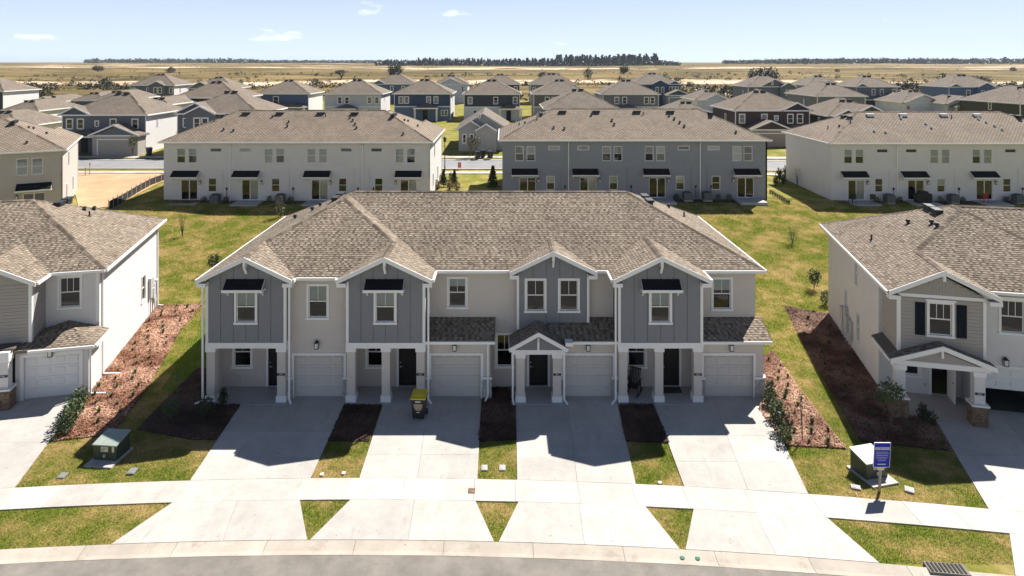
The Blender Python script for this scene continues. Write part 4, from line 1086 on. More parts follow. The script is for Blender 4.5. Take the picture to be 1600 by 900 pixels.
    Fm.wall(4.3, 5.58, 2.8, 5.95, 'stucco_beige'); Fm.wall(9.69, 12.83, 2.8, 5.95, 'stucco_beige', [Fm.hole(10.58, 3.92, 1.1, 1.72)]); Fm.window(10.58, 3.92, 1.1, 1.72, blind=.4)  # pale panel again imitates the reflecting upper sash
    hs = [(1.06, 3.96, 1.1, 1.73), (2.74, 3.96, 1.1, 1.73)]
    za = EZ + PITCH * 2.19 - .14
    Fd.wall(.68, 4.3, 3.1, 5.95, siding, [Fd.hole(*h) for h in hs], t=.14, name='dormer_wall', top=[(.68, 5.95), (4.3, 5.95), (2.49, za - .03)])
    Fd.boards(.8, 4.18, 3.12, gable_top(2.49, za - .06, PITCH), [(h[0], h[0] + h[2], h[1], h[1] + h[3]) for h in hs], siding)
    for h in hs: Fd.window(*h)
    for x in (.66, 4.2): mb = MB(); mb.box(x, x + .12, -.035, .1, 3.1, 5.93); Fd.put('corner_trim', mb, 'trim_white')
    Face(root, 4.3, 1.34, 0, R(90)).wall(0, .2, 3.1, 5.95, siding, name='dormer_cheek'); Face(root, .68, 1.55, 0, R(-90)).wall(0, .2, 3.1, 5.95, siding, name='dormer_cheek')
    # lower roofs
    lp = .4
    def low(vols, nm, sd):
        pc = roof_pieces(vols); r = obj('lower_roof', deck(pc, .12), 'shingle', root, tone=True)
        s = obj('shingles', shingles(pc, sd), 'shingle', r, tone=True); s['kind'] = 'stuff'; return r
    r2 = low([hip(-3.83, -.42, .05, 1.54, 3.0, lp, 'f')], 'a', 5)
    r3 = low([hip(2.2, 5.57, .05, 1.54, 3.0, lp, 'f'), hip(.28, 3.08, -.37, 1.19, 2.8, .55, 'lr')], 'b', 6)
    r4 = low([hip(9.71, 13.1, .05, 1.54, 3.0, lp, 'f')], 'c', 7)
    for r, x0, x1 in ((r2, -3.83, -.42), (r3, 3.1, 5.57), (r4, 9.71, 13.1)):
        mb = MB(); mb.box(x0, x1, -.03, .05, 2.86, 2.99); mb.box(x0, x1, .06, .44, 2.84, 2.87); obj('gutter', mb, 'gutter_white', r)
    mb = MB(); mb.box(x0, x1, 0, .02, 2.8, 2.85)
    for r, x in ((r2, -.42), (r4, 13.1)):
        mb = MB(); mb.v = []; 
        i = 0; mb.poly([(x + .012, .03, 2.85), (x + .012, 1.56, 3.45), (x + .012, 1.56, 3.63), (x + .012, .03, 3.02)]); obj('rake_board', mb, 'trim_white', r)
    # entry gable of the third unit
    obj('rake_board', rake(.28, 3.08, 1.68, 2.83, 2.83 + .77, -.37, .05, .2), 'trim_white', r3)
    mb = MB(); mb.vprism([(.55, 2.62), (2.85, 2.62), (1.68, 3.32)], -.1, .1); obj('porch_gable', mb, siding, r3)
    mb = MB(); mb.box(.4, 3.0, -.14, .4, 2.42, 2.64); obj('porch_beam', mb, 'trim_white', r3)
    mb = MB(); mb.box(1.63, 1.73, -.16, -.1, 2.64, 3.3); mb.bar((1.68, -.12, 3.0), (1.68, -.34, 3.3), .08); obj('bracket', mb, 'trim_white', r3)
    mb = MB(); mb.box(.4, 2.98, .4, 1.54, 2.44, 2.52); obj('porch_ceiling', mb, 'trim_white', r3)
    for x in (.82, 2.6): column(root, x, .18, .4, .06, 2.42, 'stucco_beige')
    for xx in (.3, 3.06): mb = MB(); mb.box(xx - .06, xx + .06, -.34, 1.15, 2.68, 2.81); obj('gutter', mb, 'gutter_white', r3)
    mb = MB(); mb.box(2.98, 3.35, -.36, .1, 2.9, 3.08); obj('eave_return', mb, 'trim_white', r3)
    # downspouts
    Fb.downspout([(-14.84, -.2, 5.98), (-14.62, -.08, 5.75), (-14.62, -.08, .2), (-14.75, -.12, .1), (-14.95, -.2, .06)])
    Fb.downspout([(-10.16, -.2, 5.98), (-10.42, -.05, 5.75), (-10.42, -.05, .2), (-10.3, -.2, .06)])
    Fb.downspout([(-3.41, -.2, 5.98), (-3.66, -.05, 5.75), (-3.66, -.05, .2), (-3.5, -.2, .06)])
    Fb.downspout([(5.23, -.2, 5.98), (5.44, -.05, 5.75), (5.44, -.05, .2), (5.2, -.25, .06)])
    Fb.downspout([(3.12, -.28, 2.72), (2.94, -.07, 2.52), (2.94, -.07, .2), (3.1, -.25, .06)])
    Fb.downspout([(.26, -.28, 2.72), (.44, -.07, 2.52), (.44, -.07, .2), (.5, -.3, .06)])
    Fg.downspout([(-.55, -.4, 2.9), (-.78, -.08, 2.7), (-.78, -.08, .2), (-.9, -.4, .06)])
    # house numbers on the columns
    for x, t in ((-10.83, '2973'), (-4.05, '2967'), (2.6, '2961'), (9.46, '2957')): number_plate(Fb, x, -.005, 1.4, t)
    return root
surf('stucco_grey2', (.50, .45, .405), (.54, .49, .44), 1.2, .9, .5, 45)
townhouse('townhouse', 'grey and beige two-storey townhouse row with four garages and slate gables in the centre', (0, 32.4, 0), 0, near=True, seed=3)
# ------------------------------------------------------------------ the two neighbouring houses
def neighbour_left():
    root = thing('house', 'white stucco house with sunlit side wall and single garage at the left edge', 'house', (LH[0], LH[1], 0), LH[2])
    EL = 5.82
    vols = [hip(-22, .4, -.35, 11.15, EL), hip(-6.8, -2.15, -1.95, 7, EL, ends='lr')]
    pc = roof_pieces(vols); roof = obj('roof', deck(pc), 'shingle', root, tone=True)
    s = obj('shingles', shingles([(P, p) for P, p in pc if min(q[0] for q in p) > -30], 11), 'shingle', roof, tone=True); s['kind'] = 'stuff'
    hz = EL + PITCH * 5.75
    for a, b in (((.4, -.35, EL), (-5.35, 5.4, hz)), ((.4, 11.15, EL), (-5.35, 5.4, hz)), ((-5.35, 5.4, hz), (-16.2, 5.4, hz)), ((-4.475, -1.95, EL + PITCH * 2.325), (-4.475, 1.95, EL + PITCH * 2.325))):
        obj('ridge_cap', cap(a, b, .3), 'shingle', roof, tone=True)
    g = EL - .075
    for p, q in (((.44, -.35, g), (.44, 11.15, g)), ((-2.15, -.39, g), (.4, -.39, g)), ((-2.11, -1.9, g), (-2.11, -.4, g)), ((-22, 11.19, g), (.4, 11.19, g))): gutter(root, p, q, roof)
    obj('rake_board', rake(-6.8, -2.15, -4.475, EL + .02, EL + .02 + PITCH * 2.325, -1.95, .05, .22), 'trim_white', roof)
    vents(roof, (-PITCH, 0, EL + PITCH * .4), [(-4.2, 6.2, 'box'), (-4.2, 7.3, 'box'), (-3.1, 6.9, 'dome'), (-2.8, 7.6, 'dome'), (-2.6, 6.2, 'pipe')], True)
    FR = Face(root, 0, 0, 0, R(90)); w = [(7.1, 1.35, .95, 1.75), (7.1, 3.9, .95, 1.5)]
    FR.wall(0, 10.8, -.3, 5.7, 'stucco_white', [FR.hole(*w[0])]); FR.window(*w[0])
    Face(root, 0, 10.8, 0, math.pi).wall(.16, 22, -.3, 5.7, 'stucco_white')
    F0 = Face(root, 0, 0); up = (-1.95, 3.78, 1.15, 1.72)
    F0.wall(-2.5, -.004, 2.4, 5.7, 'stucco_white', [F0.hole(*up)]); F0.window(*up, grid=2, head=True)
    mb = MB(); mb.box(-.16, .012, -.03, .1, 3.0, 5.68); F0.put('corner_trim', mb, 'trim_white')
    FR.downspout([(.35, -.36, 5.7), (.35, -.06, 5.45), (.35, -.06, .1), (.35, -.9, .03)]); FR.downspout([(10.6, -.36, 5.7), (10.6, -.06, 5.45), (10.6, -.06, .1), (10.6, -.4, .03)])
    # meters on the side wall
    for k, (y, z, h, d) in enumerate(((8.6, 1.2, 1.3, .18), (9.1, 1.0, .7, .2), (9.1, 1.8, .6, .16), (9.55, .6, 1.3, .14), (9.9, 1.1, .9, .2))):
        mb = MB(); mb.box(y, y + .36, -d, 0, z, z + h); mb.tube((y + .18, -.08, z), (y + .18, -.08, -.05), .03); FR.put('meter_box', mb, 'meter_grey')
    # bay on the left
    FB = Face(root, 0, -1.55); bwn = (-5.05, 3.75, 1.15, 1.7); FB.wall(-6.4, -2.5, 2.62, 5.7, 'siding_taupe', [FB.hole(*bwn)], t=.14, name='bay_wall', top=[(-6.4, 5.7), (-2.5, 5.7), (-4.45, EL + .9)])
    Face(root, -2.503, -1.41, 0, R(90)).wall(0, 1.41, 2.62, 5.7, 'siding_taupe', t=.14, name='bay_cheek')
    k = 0; z = 2.9
    while z < 5.6:
        mb = MB(); mb.vprism([(0.0, z), (1.38, z), (1.38, z + .15), (0, z + .15)], -.02, -.0015); Face(root, -2.503, -1.41, 0, R(90)).put('siding_board', mb, 'siding_taupe')
        for a_, b_ in ([(-6.3, -2.62)] if not (bwn[1] - .15 < z < bwn[1] + bwn[3] + .1) else [(-6.3, bwn[0] - .07), (bwn[0] + bwn[2] + .07, -2.62)]):
            mb = MB(); mb.box(a_, b_, -.02, -.0015, z, z + .15); FB.put('siding_board', mb, 'siding_taupe')
        z += .162
    FB.window(*bwn, grid=2, head=True)
    mb = MB(); mb.box(-2.62, -2.475, -.035, .14, 2.75, 5.68); FB.put('corner_trim', mb, 'trim_white')
    # garage
    FG = Face(root, 0, -1.75); FG.wall(-3.05, .1, -.2, 2.52, 'stucco_white', [(-2.75, -.31, 0, 2.13)]); FG.garage(-2.75, mat='garage_white', casing=.16); FG.lantern(-1.55, 2.33)
    Face(root, .104, -1.745, 0, R(90)).wall(0, 1.75, -.2, 2.52, 'stucco_white')
    pc = roof_pieces([hip(-3.3, .5, -2.15, 2.4, 2.62, .3)]); pc = [(P, clip(clip(p, 0, -1, -.012), 1, 0, 3.0)) for P, p in pc]; pc = [(P, p) for P, p in pc if abs(area(p)) > .01]
    r = obj('lower_roof', deck(pc, .12), 'shingle', root, tone=True); s = obj('shingles', shingles(pc, 12), 'shingle', r, tone=True); s['kind'] = 'stuff'
    gutter(root, (-2.4, -2.19, 2.55), (.5, -2.19, 2.55), r); gutter(root, (.54, -2.15, 2.55), (.54, -.02, 2.55), r)
    FG.downspout([(.5, -.42, 2.5), (.2, -.05, 2.3), (.2, -.05, .08), (.9, -.1, .04)])
    # porch
    column(root, -3.3, -2.3, .42, -.05, 2.5, 'stucco_white', base=1.0, stone='stone_brown')
    mb = MB(); mb.box(-6.6, -3.05, -2.55, -2.1, 2.5, 2.75); obj('porch_beam', mb, 'trim_white', root)
    mb = MB(); mb.box(-6.6, -2.95, -2.3, .3, 2.75, 2.83); obj('porch_roof', mb, 'shingle_grey', root)
    mb = MB(); mb.box(-6.6, -3.06, -2.6, 0, -.1, .05); obj('porch_floor', mb, 'porch_floor', root)
    FP = Face(root, 0, 0); FP.wall(-7, -2.95, 0, 2.75, 'stucco_white', [(-4.4, -3.45, .06, 2.12)]); FP.door(-4.4)
    mb = MB(); mb.box(-3.12, -2.97, -1.74, 0, 0, 2.6); obj('porch_side_wall', mb, 'stucco_white', root)
    FPn = Face(root, -3.3, -2.52); number_plate(FPn, 0, 0, 1.62, '2981')
    mb = MB(); mb.box(-21.8, -.2, .2, 10.6, 2.6, 2.8); mb.box(-21.8, -.2, 5, 5.2, 0, 5.6); obj('floor_slab', mb, 'dark_room', root)
    Face(root, -22, 10.8, 0, R(-90)).wall(0, 10.8, 0, 5.7, 'stucco_white'); FW_ = Face(root, 0, .4); ws_ = [(-9.5, 3.75, 1.15, 1.7), (-13.5, 3.75, 1.15, 1.7), (-18, 3.75, 1.15, 1.7), (-9.5, .9, 1.15, 1.6)]; FW_.wall(-22, -6.4, 0, 5.7, 'stucco_white', [FW_.hole(*w_) for w_ in ws_])
    for w_ in ws_: FW_.window(*w_, grid=2, head=True)
neighbour_left()

def neighbour_right():
    root = thing('house', 'white house with taupe shuttered gable bay and half open garage at the right edge', 'house', (RH[0], RH[1], 0), RH[2])
    EL = 5.85
    vols = [hip(-.4, 16, -.35, 10.85, EL), hip(-.4, 10.9, -1.45, 10.85, EL), hip(-.4, 4.25, -2.57, 8, EL, PITCH, 'lr')]
    pc = roof_pieces(vols); roof = obj('roof', deck(pc), 'shingle', root, tone=True)
    s = obj('shingles', shingles(pc, 21), 'shingle', roof, tone=True); s['kind'] = 'stuff'
    hz = EL + PITCH * 5.6; wz = EL + PITCH * 5.65; gz = EL + PITCH * 2.325
    for a, b in (((5.25, 4.2, wz), (1.925, .875, gz)), ((5.25, 4.2, wz), (10.9, -1.45, EL)), ((5.25, 4.2, wz), (5.25, 5.2, wz)), ((5.2, 5.25, hz), (10.4, 5.25, hz)), ((-.4, 10.85, EL), (5.2, 5.25, hz)), ((1.925, -2.57, gz), (1.925, .875, gz))):
        obj('ridge_cap', cap(a, b, .3), 'shingle', roof, tone=True)
    g = EL - .075
    for p, q in (((-.44, -2.5, g), (-.44, 10.85, g)), ((4.25, -1.49, g), (10.9, -1.49, g)), ((-.4, 10.89, g), (16, 10.89, g))): gutter(root, p, q, roof)
    obj('rake_board', rake(-.4, 4.25, 1.925, EL + .02, EL + .02 + PITCH * 2.325, -2.57, .05, .22), 'trim_white', roof)
    for x0, x1 in ((-.4, .1), (3.75, 4.27)): obj('eave_return', MB().box(x0, x1, -2.62, -2.2, EL - .36, EL - .17), 'trim_white', roof)
    obj('bracket', MB().box(1.865, 1.985, -2.6, -2.25, EL + .62, EL + .92), 'trim_white', roof)
    vents(roof, (PITCH, 0, EL + PITCH * .4), [(4.35, 6.0, 'box'), (4.35, 5.0, 'box'), (2.9, 5.0, 'dome'), (3.6, 3.6, 'dome'), (3.6, 2.9, 'dome'), (.9, 4.6, 'pipe')], True)
    FL = Face(root, 0, 10.5, 0, R(-90)); w = [(6.0, 3.9, .6, 1.45), (3.9, 1.4, .6, 1.6), (8.6, .95, .0001, .0001), (6.4, .9, .62, 1.6)]
    w = [w[0], w[1], w[3]]
    FL.wall(0, 10.5, -.3, 5.72, 'stucco_white', [FL.hole(*a, .05) for a in w])
    for a in w: FL.window(*a, .05, grid=0, sill=False)
    FL.downspout([(10.42, -.3, 5.72), (10.42, -.06, 5.45), (10.42, -.06, .1)])
    for k, (y, z, h, d) in enumerate(((3.9, .9, .9, .22), (4.4, 1.0, 1.1, .2), (4.9, .8, .9, .25), (5.35, .5, 1.1, .15), (3.4, 1.1, .7, .16))):
        mb = MB(); mb.box(y, y + .36, -d, 0, z, z + h); mb.tube((y + .18, -.08, z), (y + .18, -.08, -.05), .03); FL.put('meter_box', mb, 'meter_grey')
    Face(root, 16, 10.5, 0, math.pi).wall(0, 15.98, -.3, 5.72, 'stucco_white')
    # bay with shutters
    FB = Face(root, 0, -2.2); x0, x1 = .1, 3.75; win = (1.32, 3.74, 1.15, 1.68); xc = 1.925
    FB.wall(x0, x1, 2.7, 5.7, 'siding_taupe', [FB.hole(*win)], t=.14, name='bay_wall', top=[(x0, 5.7), (x1, 5.7), (xc, EL + .8)])
    z = 2.75
    while z < 5.45:
        for a, b in ([(x0 + .12, x1 - .12)] if not (win[1] - .15 < z < win[1] + win[3] + .1) else [(x0 + .12, win[0] - .07), (win[0] + win[2] + .07, x1 - .12)]):
            mb = MB(); mb.box(a, b, -.02, -.0015, z, z + .15); FB.put('siding_board', mb, 'siding_taupe')
        z += .162
    # shingled gable
    z = 5.72; row = 0
    while z < EL + .72:
        a = x0 + .1 + (z - 5.72) / PITCH * .98 + .1; b = x1 - .1 - (z - 5.72) / PITCH * .98 - .1; x = a - (row % 2) * .06
        mb = MB()
        while x < b:
            x2 = min(x + rnd.uniform(.09, .16), b)
            if x2 - max(x, a) > .03: mb.box(max(x, a), x2 - .008, -.022 - rnd.uniform(0, .008), -.0015, z + rnd.uniform(-.012, 0), z + .135)
            x = x2
        if mb.f: o = FB.put('gable_shingles', mb, 'siding_taupe'); o['kind'] = 'stuff'
        z += .14; row += 1
    FB.window(*win, grid=2, head=True)
    for sx in (win[0] - .5, win[0] + win[2] + .08):
        mb = MB(); mb.box(sx, sx + .42, -.05, -.021, win[1] + .05, win[1] + win[3] - .1); o = FB.put('shutter', mb, 'shutter_navy')
        for k in range(3): obj('shutter_plank', MB().box(sx + .01 + k * .135, sx + .01 + k * .135 + .125, -.062, -.05, win[1] + .06, win[1] + win[3] - .11), 'shutter_navy', o)
    mb = MB(); mb.box(x0 - .0, x1, -.045, -.001, 5.56, 5.71); FB.put('trim_band', mb, 'trim_white')
    for x in (x0 - .02, x1 - .11): FB.put('corner_trim', MB().box(x, x + .13, -.035, .12, 2.7, 5.56), 'trim_white')
    Face(root, x0 - .003, 0, 0, R(-90)).wall(0, 2.06, 2.7, 5.7, 'siding_taupe', t=.14, name='bay_cheek'); Face(root, x1 + .003, -2.06, 0, R(90)).wall(0, .96, 2.7, 5.7, 'siding_taupe', t=.14, name='bay_cheek')
    # wall above and around the garage
    FG = Face(root, 0, -1.1); gw = (4.75, 3.74, 1.15, 1.7)
    FG.wall(3.62, 9.6, -.2, 5.7, 'stucco_white', [FG.hole(*gw), (3.98, 6.42, 0, 2.13)]); FG.window(*gw, grid=2, head=True)
    FG.garage(3.98, h=2.13, mat='garage_white', opened=.5, rows=4, casing=.12)
    FG.put('garage_floor', MB().box(3.98, 6.42, .16, 5.5, -.1, .03), 'dark_room'); FG.put('garage_wall', MB().box(3.9, 6.5, 5.5, 5.6, 0, 2.6), 'dark_room')
    FG.put('garage_ceiling', MB().box(3.85, 6.55, .2, 5.6, 2.6, 2.7), 'dark_room'); FG.lantern(5.0, 2.5)
    for xx in (3.86, 6.46): FG.put('garage_wall', MB().box(xx, xx + .1, .17, 5.5, 0, 2.6), 'dark_room')
    # porch
    pc = roof_pieces([hip(-.42, 3.95, -2.85, -2.22, 2.78, .36, 'lr'), ]); r = obj('porch_roof', deck(pc, .12), 'shingle', root, tone=True)
    s = obj('shingles', shingles(pc, 22), 'shingle', r, tone=True); s['kind'] = 'stuff'
    xc = 1.765; obj('rake_board', rake(-.42, 3.95, xc, 2.8, 2.8 + .36 * 2.185, -2.85, .05, .22), 'trim_white', r)
    obj('porch_gable', MB().vprism([(.3, 2.72), (3.3, 2.72), (xc, 3.28)], -2.7, -2.6), 'siding_taupe', r); obj('bracket', MB().box(xc - .05, xc + .05, -2.82, -2.7, 3.0, 3.35), 'trim_white', r)
    obj('porch_beam', MB().box(-.2, 3.75, -2.72, -2.3, 2.48, 2.72), 'trim_white', r); obj('porch_ceiling', MB().box(.05, 3.6, -2.3, 0, 2.6, 2.66), 'trim_white', r)
    obj('gutter', MB().box(-.48, -.38, -2.8, -.3, 2.66, 2.78), 'gutter_white', r)
    pl = roof_pieces([hip(-.42, .09, -2.22, -.02, 2.78, .36, 'l')]); obj('porch_roof_return', deck(pl, .1), 'shingle', root, tone=True)
    for x in (.05, 3.3): column(root, x, -2.5, .42, 0, 2.5, 'stucco_white', base=.95, stone='stone_brown')
    obj('porch_floor', MB().box(-.2, 3.6, -2.75, 0, -.1, .05), 'porch_floor', root)
    FP = Face(root, 0, -.01); FP.wall(0.01, 3.62, 0, 2.65, 'stucco_white', [FP.hole(.9, .85, .95, 1.65), (2.3, 3.2, .06, 2.1)]); FP.window(.9, .85, .95, 1.65)
    FP.put('door_casing', MB().box(2.2, 2.3, -.03, .05, .05, 2.2), 'trim_white'); FP.put('door_casing', MB().box(3.2, 3.3, -.03, .05, .05, 2.2), 'trim_white'); FP.put('door_casing', MB().box(2.3, 3.2, -.03, .05, 2.1, 2.2), 'trim_white')
    d = FP.put('front_door', MB().box(3.0, 3.045, -.88, .02, .07, 2.08), 'trim_white'); tag(d, 'white front door standing open towards the porch')
    hm = MB(); hm.tube((3.0, -.78, 1.05), (2.92, -.78, 1.05), .03); obj('handle', hm, 'steel', d)
    FP.put('hallway', MB().box(1.9, 3.6, 2.2, 2.3, 0, 2.6), 'dark_room'); FP.put('outlet_cover', MB().box(1.95, 2.09, -.05, 0, .45, .6), 'meter_grey')
    obj('porch_side_wall', MB().box(3.62, 3.75, -2.2, -.02, 0, 2.6), 'stucco_white', root)
    number_plate(Face(root, 3.3, -2.712), 0, 0, 1.5, '2951')
    obj('floor_slab', MB().box(.3, 15.6, .2, 10.2, 2.68, 2.8), 'dark_room', root)
    obj('party_wall', MB().box(.3, 15.6, 5.7, 5.9, 0, 5.4), 'dark_room', root)
    Face(root, 16, 0, 0, R(90)).wall(0, 10.5, 0, 5.5, 'stucco_white'); FW_ = Face(root, 0, -.2); ws_ = [(11, 3.58, 1.15, 1.7), (13.6, 3.58, 1.15, 1.7), (12.2, .9, 1.15, 1.6)]; FW_.wall(9.62, 16, 0, 5.5, 'stucco_white', [FW_.hole(*w_) for w_ in ws_]); [FW_.window(*w_, grid=2, head=True) for w_ in ws_]; Face(root, 9.6, -1.1, 0, R(90)).wall(.003, .9, 0, 5.5, 'stucco_white')
neighbour_right()

# ------------------------------------------------------------------ the row behind, seen from its gardens
townhouse('townhouse', 'long white townhouse row behind, left of the gap with the street lamp', (-22.04, 81.0, 2.35), math.pi, 'stucco_white', near=False, seed=5)
townhouse('townhouse', 'long blue-grey townhouse row directly behind the central building', (12.7, 81.4, 2.5), math.pi, 'stucco_grey', near=False, seed=9)
townhouse('townhouse', 'white townhouse row behind at the right, with white roof vents', (47.05, 82.2, 2.1), math.pi, 'stucco_white', near=False, seed=13, dark_vents=False)
townhouse('townhouse', 'beige townhouse turned at an angle beside the sandy lot', (-60.2, 67.4, 2.3), math.pi + R(27), 'stucco_taupe', near=False, seed=17)
# ------------------------------------------------------------------ detached houses beyond the back street
def far_house(label, pl, pr, Y, col, eave=5.7, depth=11.5, z=None, rz=0.0, low=None, band=None, roofmat='shingle_grey', wins=(), wing=None, gables=(), hiproof=True, side='stucco_white', sidewin=(), porch=None, front_gable=None, over=.4, vent=True, pitch=.5, swin_l=()):
    """pl, pr: where the front wall starts and ends; wins: (offset fraction, sill, width, height, count)"""
    x0 = (pl - VPX) * Y / FOC; x1 = (pr - VPX) * Y / FOC; w = x1 - x0; z = tz((x0 + x1) / 2, Y) if z is None else z
    root = thing('house', label, 'house', (x0, Y, z), rz, 'detached houses beyond the back street')
    wm = house_paint('paint_%02d%02d%02d' % tuple(int(c * 99) for c in col), col); lm = house_paint('paint_%02d%02d%02d' % tuple(int(c * 99) for c in low), low) if low else wm
    sm = M[side] if side in M else wm
    zb = min(2.9, eave - .1) if low else None
    F = Face(root, 0, 0)
    body = MB(); body.box(0, w, 0, depth, zb if low else -.8, eave - .05); 
    body.f = body.f; o = obj('wall', body, wm, root)
    for s_, xx in ((1, w), (-1, 0)):
        mb = MB(); mb.box(xx - .01 if s_ > 0 else xx - .02, xx + .02 if s_ > 0 else xx + .01, -.001 * 0 + .02, depth - .02, -.8, eave - .06); obj('side_wall', mb, sm if s_ > 0 else wm, root)
    if low:
        mb = MB(); mb.box(0, w, 0, depth, -.8, zb); obj('lower_wall', mb, lm, root)
        mb = MB(); mb.box(-.04, w + .04, -.04, .1, zb - .12, zb + .12); obj('trim_band', mb, 'trim_white', root)
    for xx in (-.03, w - .1):
        mb = MB(); mb.box(xx, xx + .13, -.03, .1, 0, eave - .05); obj('corner_trim', mb, 'trim_white', root)
    if hiproof: vols = [hip(-over, w + over, -over, depth + over, eave, pitch)]
    else: vols = [hip(-over, w + over, -over, depth + over, eave, pitch, 'lr')]
    for (a, b, dy) in gables: vols.append(hip(a * w - (over if a == 0 else .1), b * w + (over if b == 1 else .1), -over - dy, depth * .6, eave, pitch, 'lr'))
    pcs = roof_pieces(vols); roof = obj('roof', deck(pcs, .2), roofmat, root)
    if hiproof:
        h = min(w, depth) / 2 + over; hz = eave + pitch * h; cx0, cx1, cy0, cy1 = -over, w + over, -over, depth + over
        if w >= depth: r0, r1 = (cx0 + h, (cy0 + cy1) / 2, hz), (cx1 - h, (cy0 + cy1) / 2, hz)
        else: r0, r1 = ((cx0 + cx1) / 2, cy0 + h, hz), ((cx0 + cx1) / 2, cy1 - h, hz)
        ends_ = [((cx0, cy0, eave), r0), ((cx1, cy0, eave), r1 if w >= depth else r0)]
        if (Vector(r0) - Vector(r1)).length > .5: ends_.append((r0, r1))
        for a, b in ends_: obj('ridge_cap', cap(a, b, .35, .8), 'shingle', roof, tone=True)
        if vent:
            for k in (-.7, .5): vents(roof, (0, pitch, eave + pitch * over), [((r0[0] + r1[0]) / 2 + k, r0[1] - .7, 'box')], True)
    if hiproof:
        for p, q in (((-over, -over - .03, eave - .1), (w + over, -over - .03, eave - .1)), ((w + over + .03, -over, eave - .1), (w + over + .03, depth + over, eave - .1)), ((-over - .03, -over, eave - .1), (-over - .03, depth + over, eave - .1))):
            mb = MB(); mb.bar(p, q, .1, .2); obj('fascia', mb, 'trim_white', roof)
    gs = list(gables) + ([] if hiproof else [(0, 1, 0)])
    for (a, b, dy) in gs:
        xl = a * w - (over if a == 0 else .1); xr = b * w + (over if b == 1 else .1); xc = (xl + xr) / 2; za = eave + pitch * (xr - xl) / 2
        y = -over - dy
        obj('rake_board', rake(xl, xr, xc, eave + .03, za + .03, y, .06, .24), 'trim_white', roof)
        mb = MB(); mb.vprism([(xl + .3, eave - .1), (xr - .3, eave - .1), (xc, za - .2)], -dy - .02, .2); obj('gable_wall', mb, wm, root)
        if dy:
            mb = MB(); mb.box(a * w, b * w, -dy, .1, -.8, eave - .06); obj('bay_wall', mb, wm, root)
    for q in wins:
        fx, sill, ww, hh = q[:4]; dy = q[4] if len(q) > 4 else 0
        Face(root, 0, -dy - (.02 if dy else 0)).window(fx * w - ww / 2, sill, ww, hh, .12, deep=False, grid=0, sill=False)
    FR = Face(root, w + .02, 0, 0, R(90)); FL = Face(root, -.02, depth, 0, R(-90))
    for q in sidewin: FR.window(q[0], q[1], q[2], q[3], .1, deep=False, grid=0, sill=False)
    for q in swin_l: FL.window(depth - q[0], q[1], q[2], q[3], .1, deep=False, grid=0, sill=False)
    if wing:      # garage wing in front: fraction range, projection, eave, door width, colour
        a, b, dy, ez, dw, wc = wing; wmm = house_paint('paint_%02d%02d%02d' % tuple(int(c * 99) for c in wc), wc)
        xa, xb = a * w, b * w; FW = Face(root, 0, -dy); g0 = (xa + xb) / 2 - dw / 2
        mb = MB(); mb.box(xa, xb, -dy, 0, -.8, ez - .05); obj('garage_wall', mb, wmm, root)
        rr = roof_pieces([hip(xa - .4, xb + .4, -dy - .4, .3, ez, .42, 'lr')]); r2 = obj('garage_roof', deck(rr, .18), roofmat, root)
        obj('rake_board', rake(xa - .4, xb + .4, (xa + xb) / 2, ez + .03, ez + .03 + .42 * ((xb - xa) / 2 + .4), -dy - .4, .06, .24), 'trim_white', r2)
        mb = MB(); mb.vprism([(xa + .1, ez - .1), (xb - .1, ez - .1), ((xa + xb) / 2, ez - .1 + .42 * (xb - xa) / 2)], -dy - .02, -dy + .1); obj('gable_wall', mb, wm, r2)
        mb = MB(); mb.box(xa - .1, xb + .1, -dy - .05, -dy, ez - .2, ez); obj('trim_band', mb, 'trim_white', r2)
        mb = MB(); 
        for k in range(4): mb.box(g0, g0 + dw, -.03, -.005, .02 + k * .54, .02 + k * .54 + .52)
        g = FW.put('garage_door', mb, wmm)
        mb = MB(); mb.box(g0 - .15, g0, -.05, -.001, 0, 2.33); mb.box(g0 + dw, g0 + dw + .15, -.05, -.001, 0, 2.33); mb.box(g0, g0 + dw, -.05, -.001, 2.18, 2.33); FW.put('garage_casing', mb, 'trim_white')
    if porch:     # low roof over the entrance: fraction range, projection, eave
        a, b, dy, ez = porch; xa, xb = a * w, b * w
        rr = roof_pieces([hip(xa, xb, -dy - .3, 1.6, ez, .38, 'lrf')]); rr = [(P, clip(p, 0, -1, -.03)) for P, p in rr]; rr = [(P, p) for P, p in rr if abs(area(p)) > .05]; r3 = obj('porch_roof', deck(rr, .18), roofmat, root)
        mb = MB(); mb.bar((xa, -dy - .33, ez - .1), (xb, -dy - .33, ez - .1), .1, .2); obj('fascia', mb, 'trim_white', r3)
        for xx in (xa + .35, xb - .35): mb = MB(); mb.box(xx - .17, xx + .17, -dy - .1, -dy + .24, -.6, ez - .15); obj('column', mb, 'trim_white', root)
        mb = MB(); mb.box((xa + xb) / 2 - .9, (xa + xb) / 2 + .1, -.05, -.01, .05, 2.15); obj('front_door', mb, 'door_black', root)
    return root
W2 = lambda xs, sill=3.5, w=1.05, h=1.6, dy=0: [(x, sill, w, h, dy) for x in xs]
NAVY, SLATE, CHAR, BROWN, TAUPE, LAV, WHITE, BLUE, OLIVE, GREYT = (.035, .06, .12), (.115, .125, .145), (.045, .05, .065), (.055, .035, .03), (.125, .11, .10), (.42, .42, .47), (.62, .62, .63), (.07, .11, .2), (.05, .047, .035), (.15, .15, .165)
far_house('slate blue two-storey house with garage wing across the back street at the left', 97, 228, 98, SLATE, z=3.2, gables=[(0, .35, 0)], wins=W2([.09, .22, .61, .87]) + [(.415, 3.85, .7, .95)], wing=(.47, 1.0, 2.2, 2.9, 4.9, (.36, .33, .29)), porch=(.1, .5, 1.8, 2.7), sidewin=[(3, 3.6, .5, 1.5), (9, .9, .8, 1.5)])
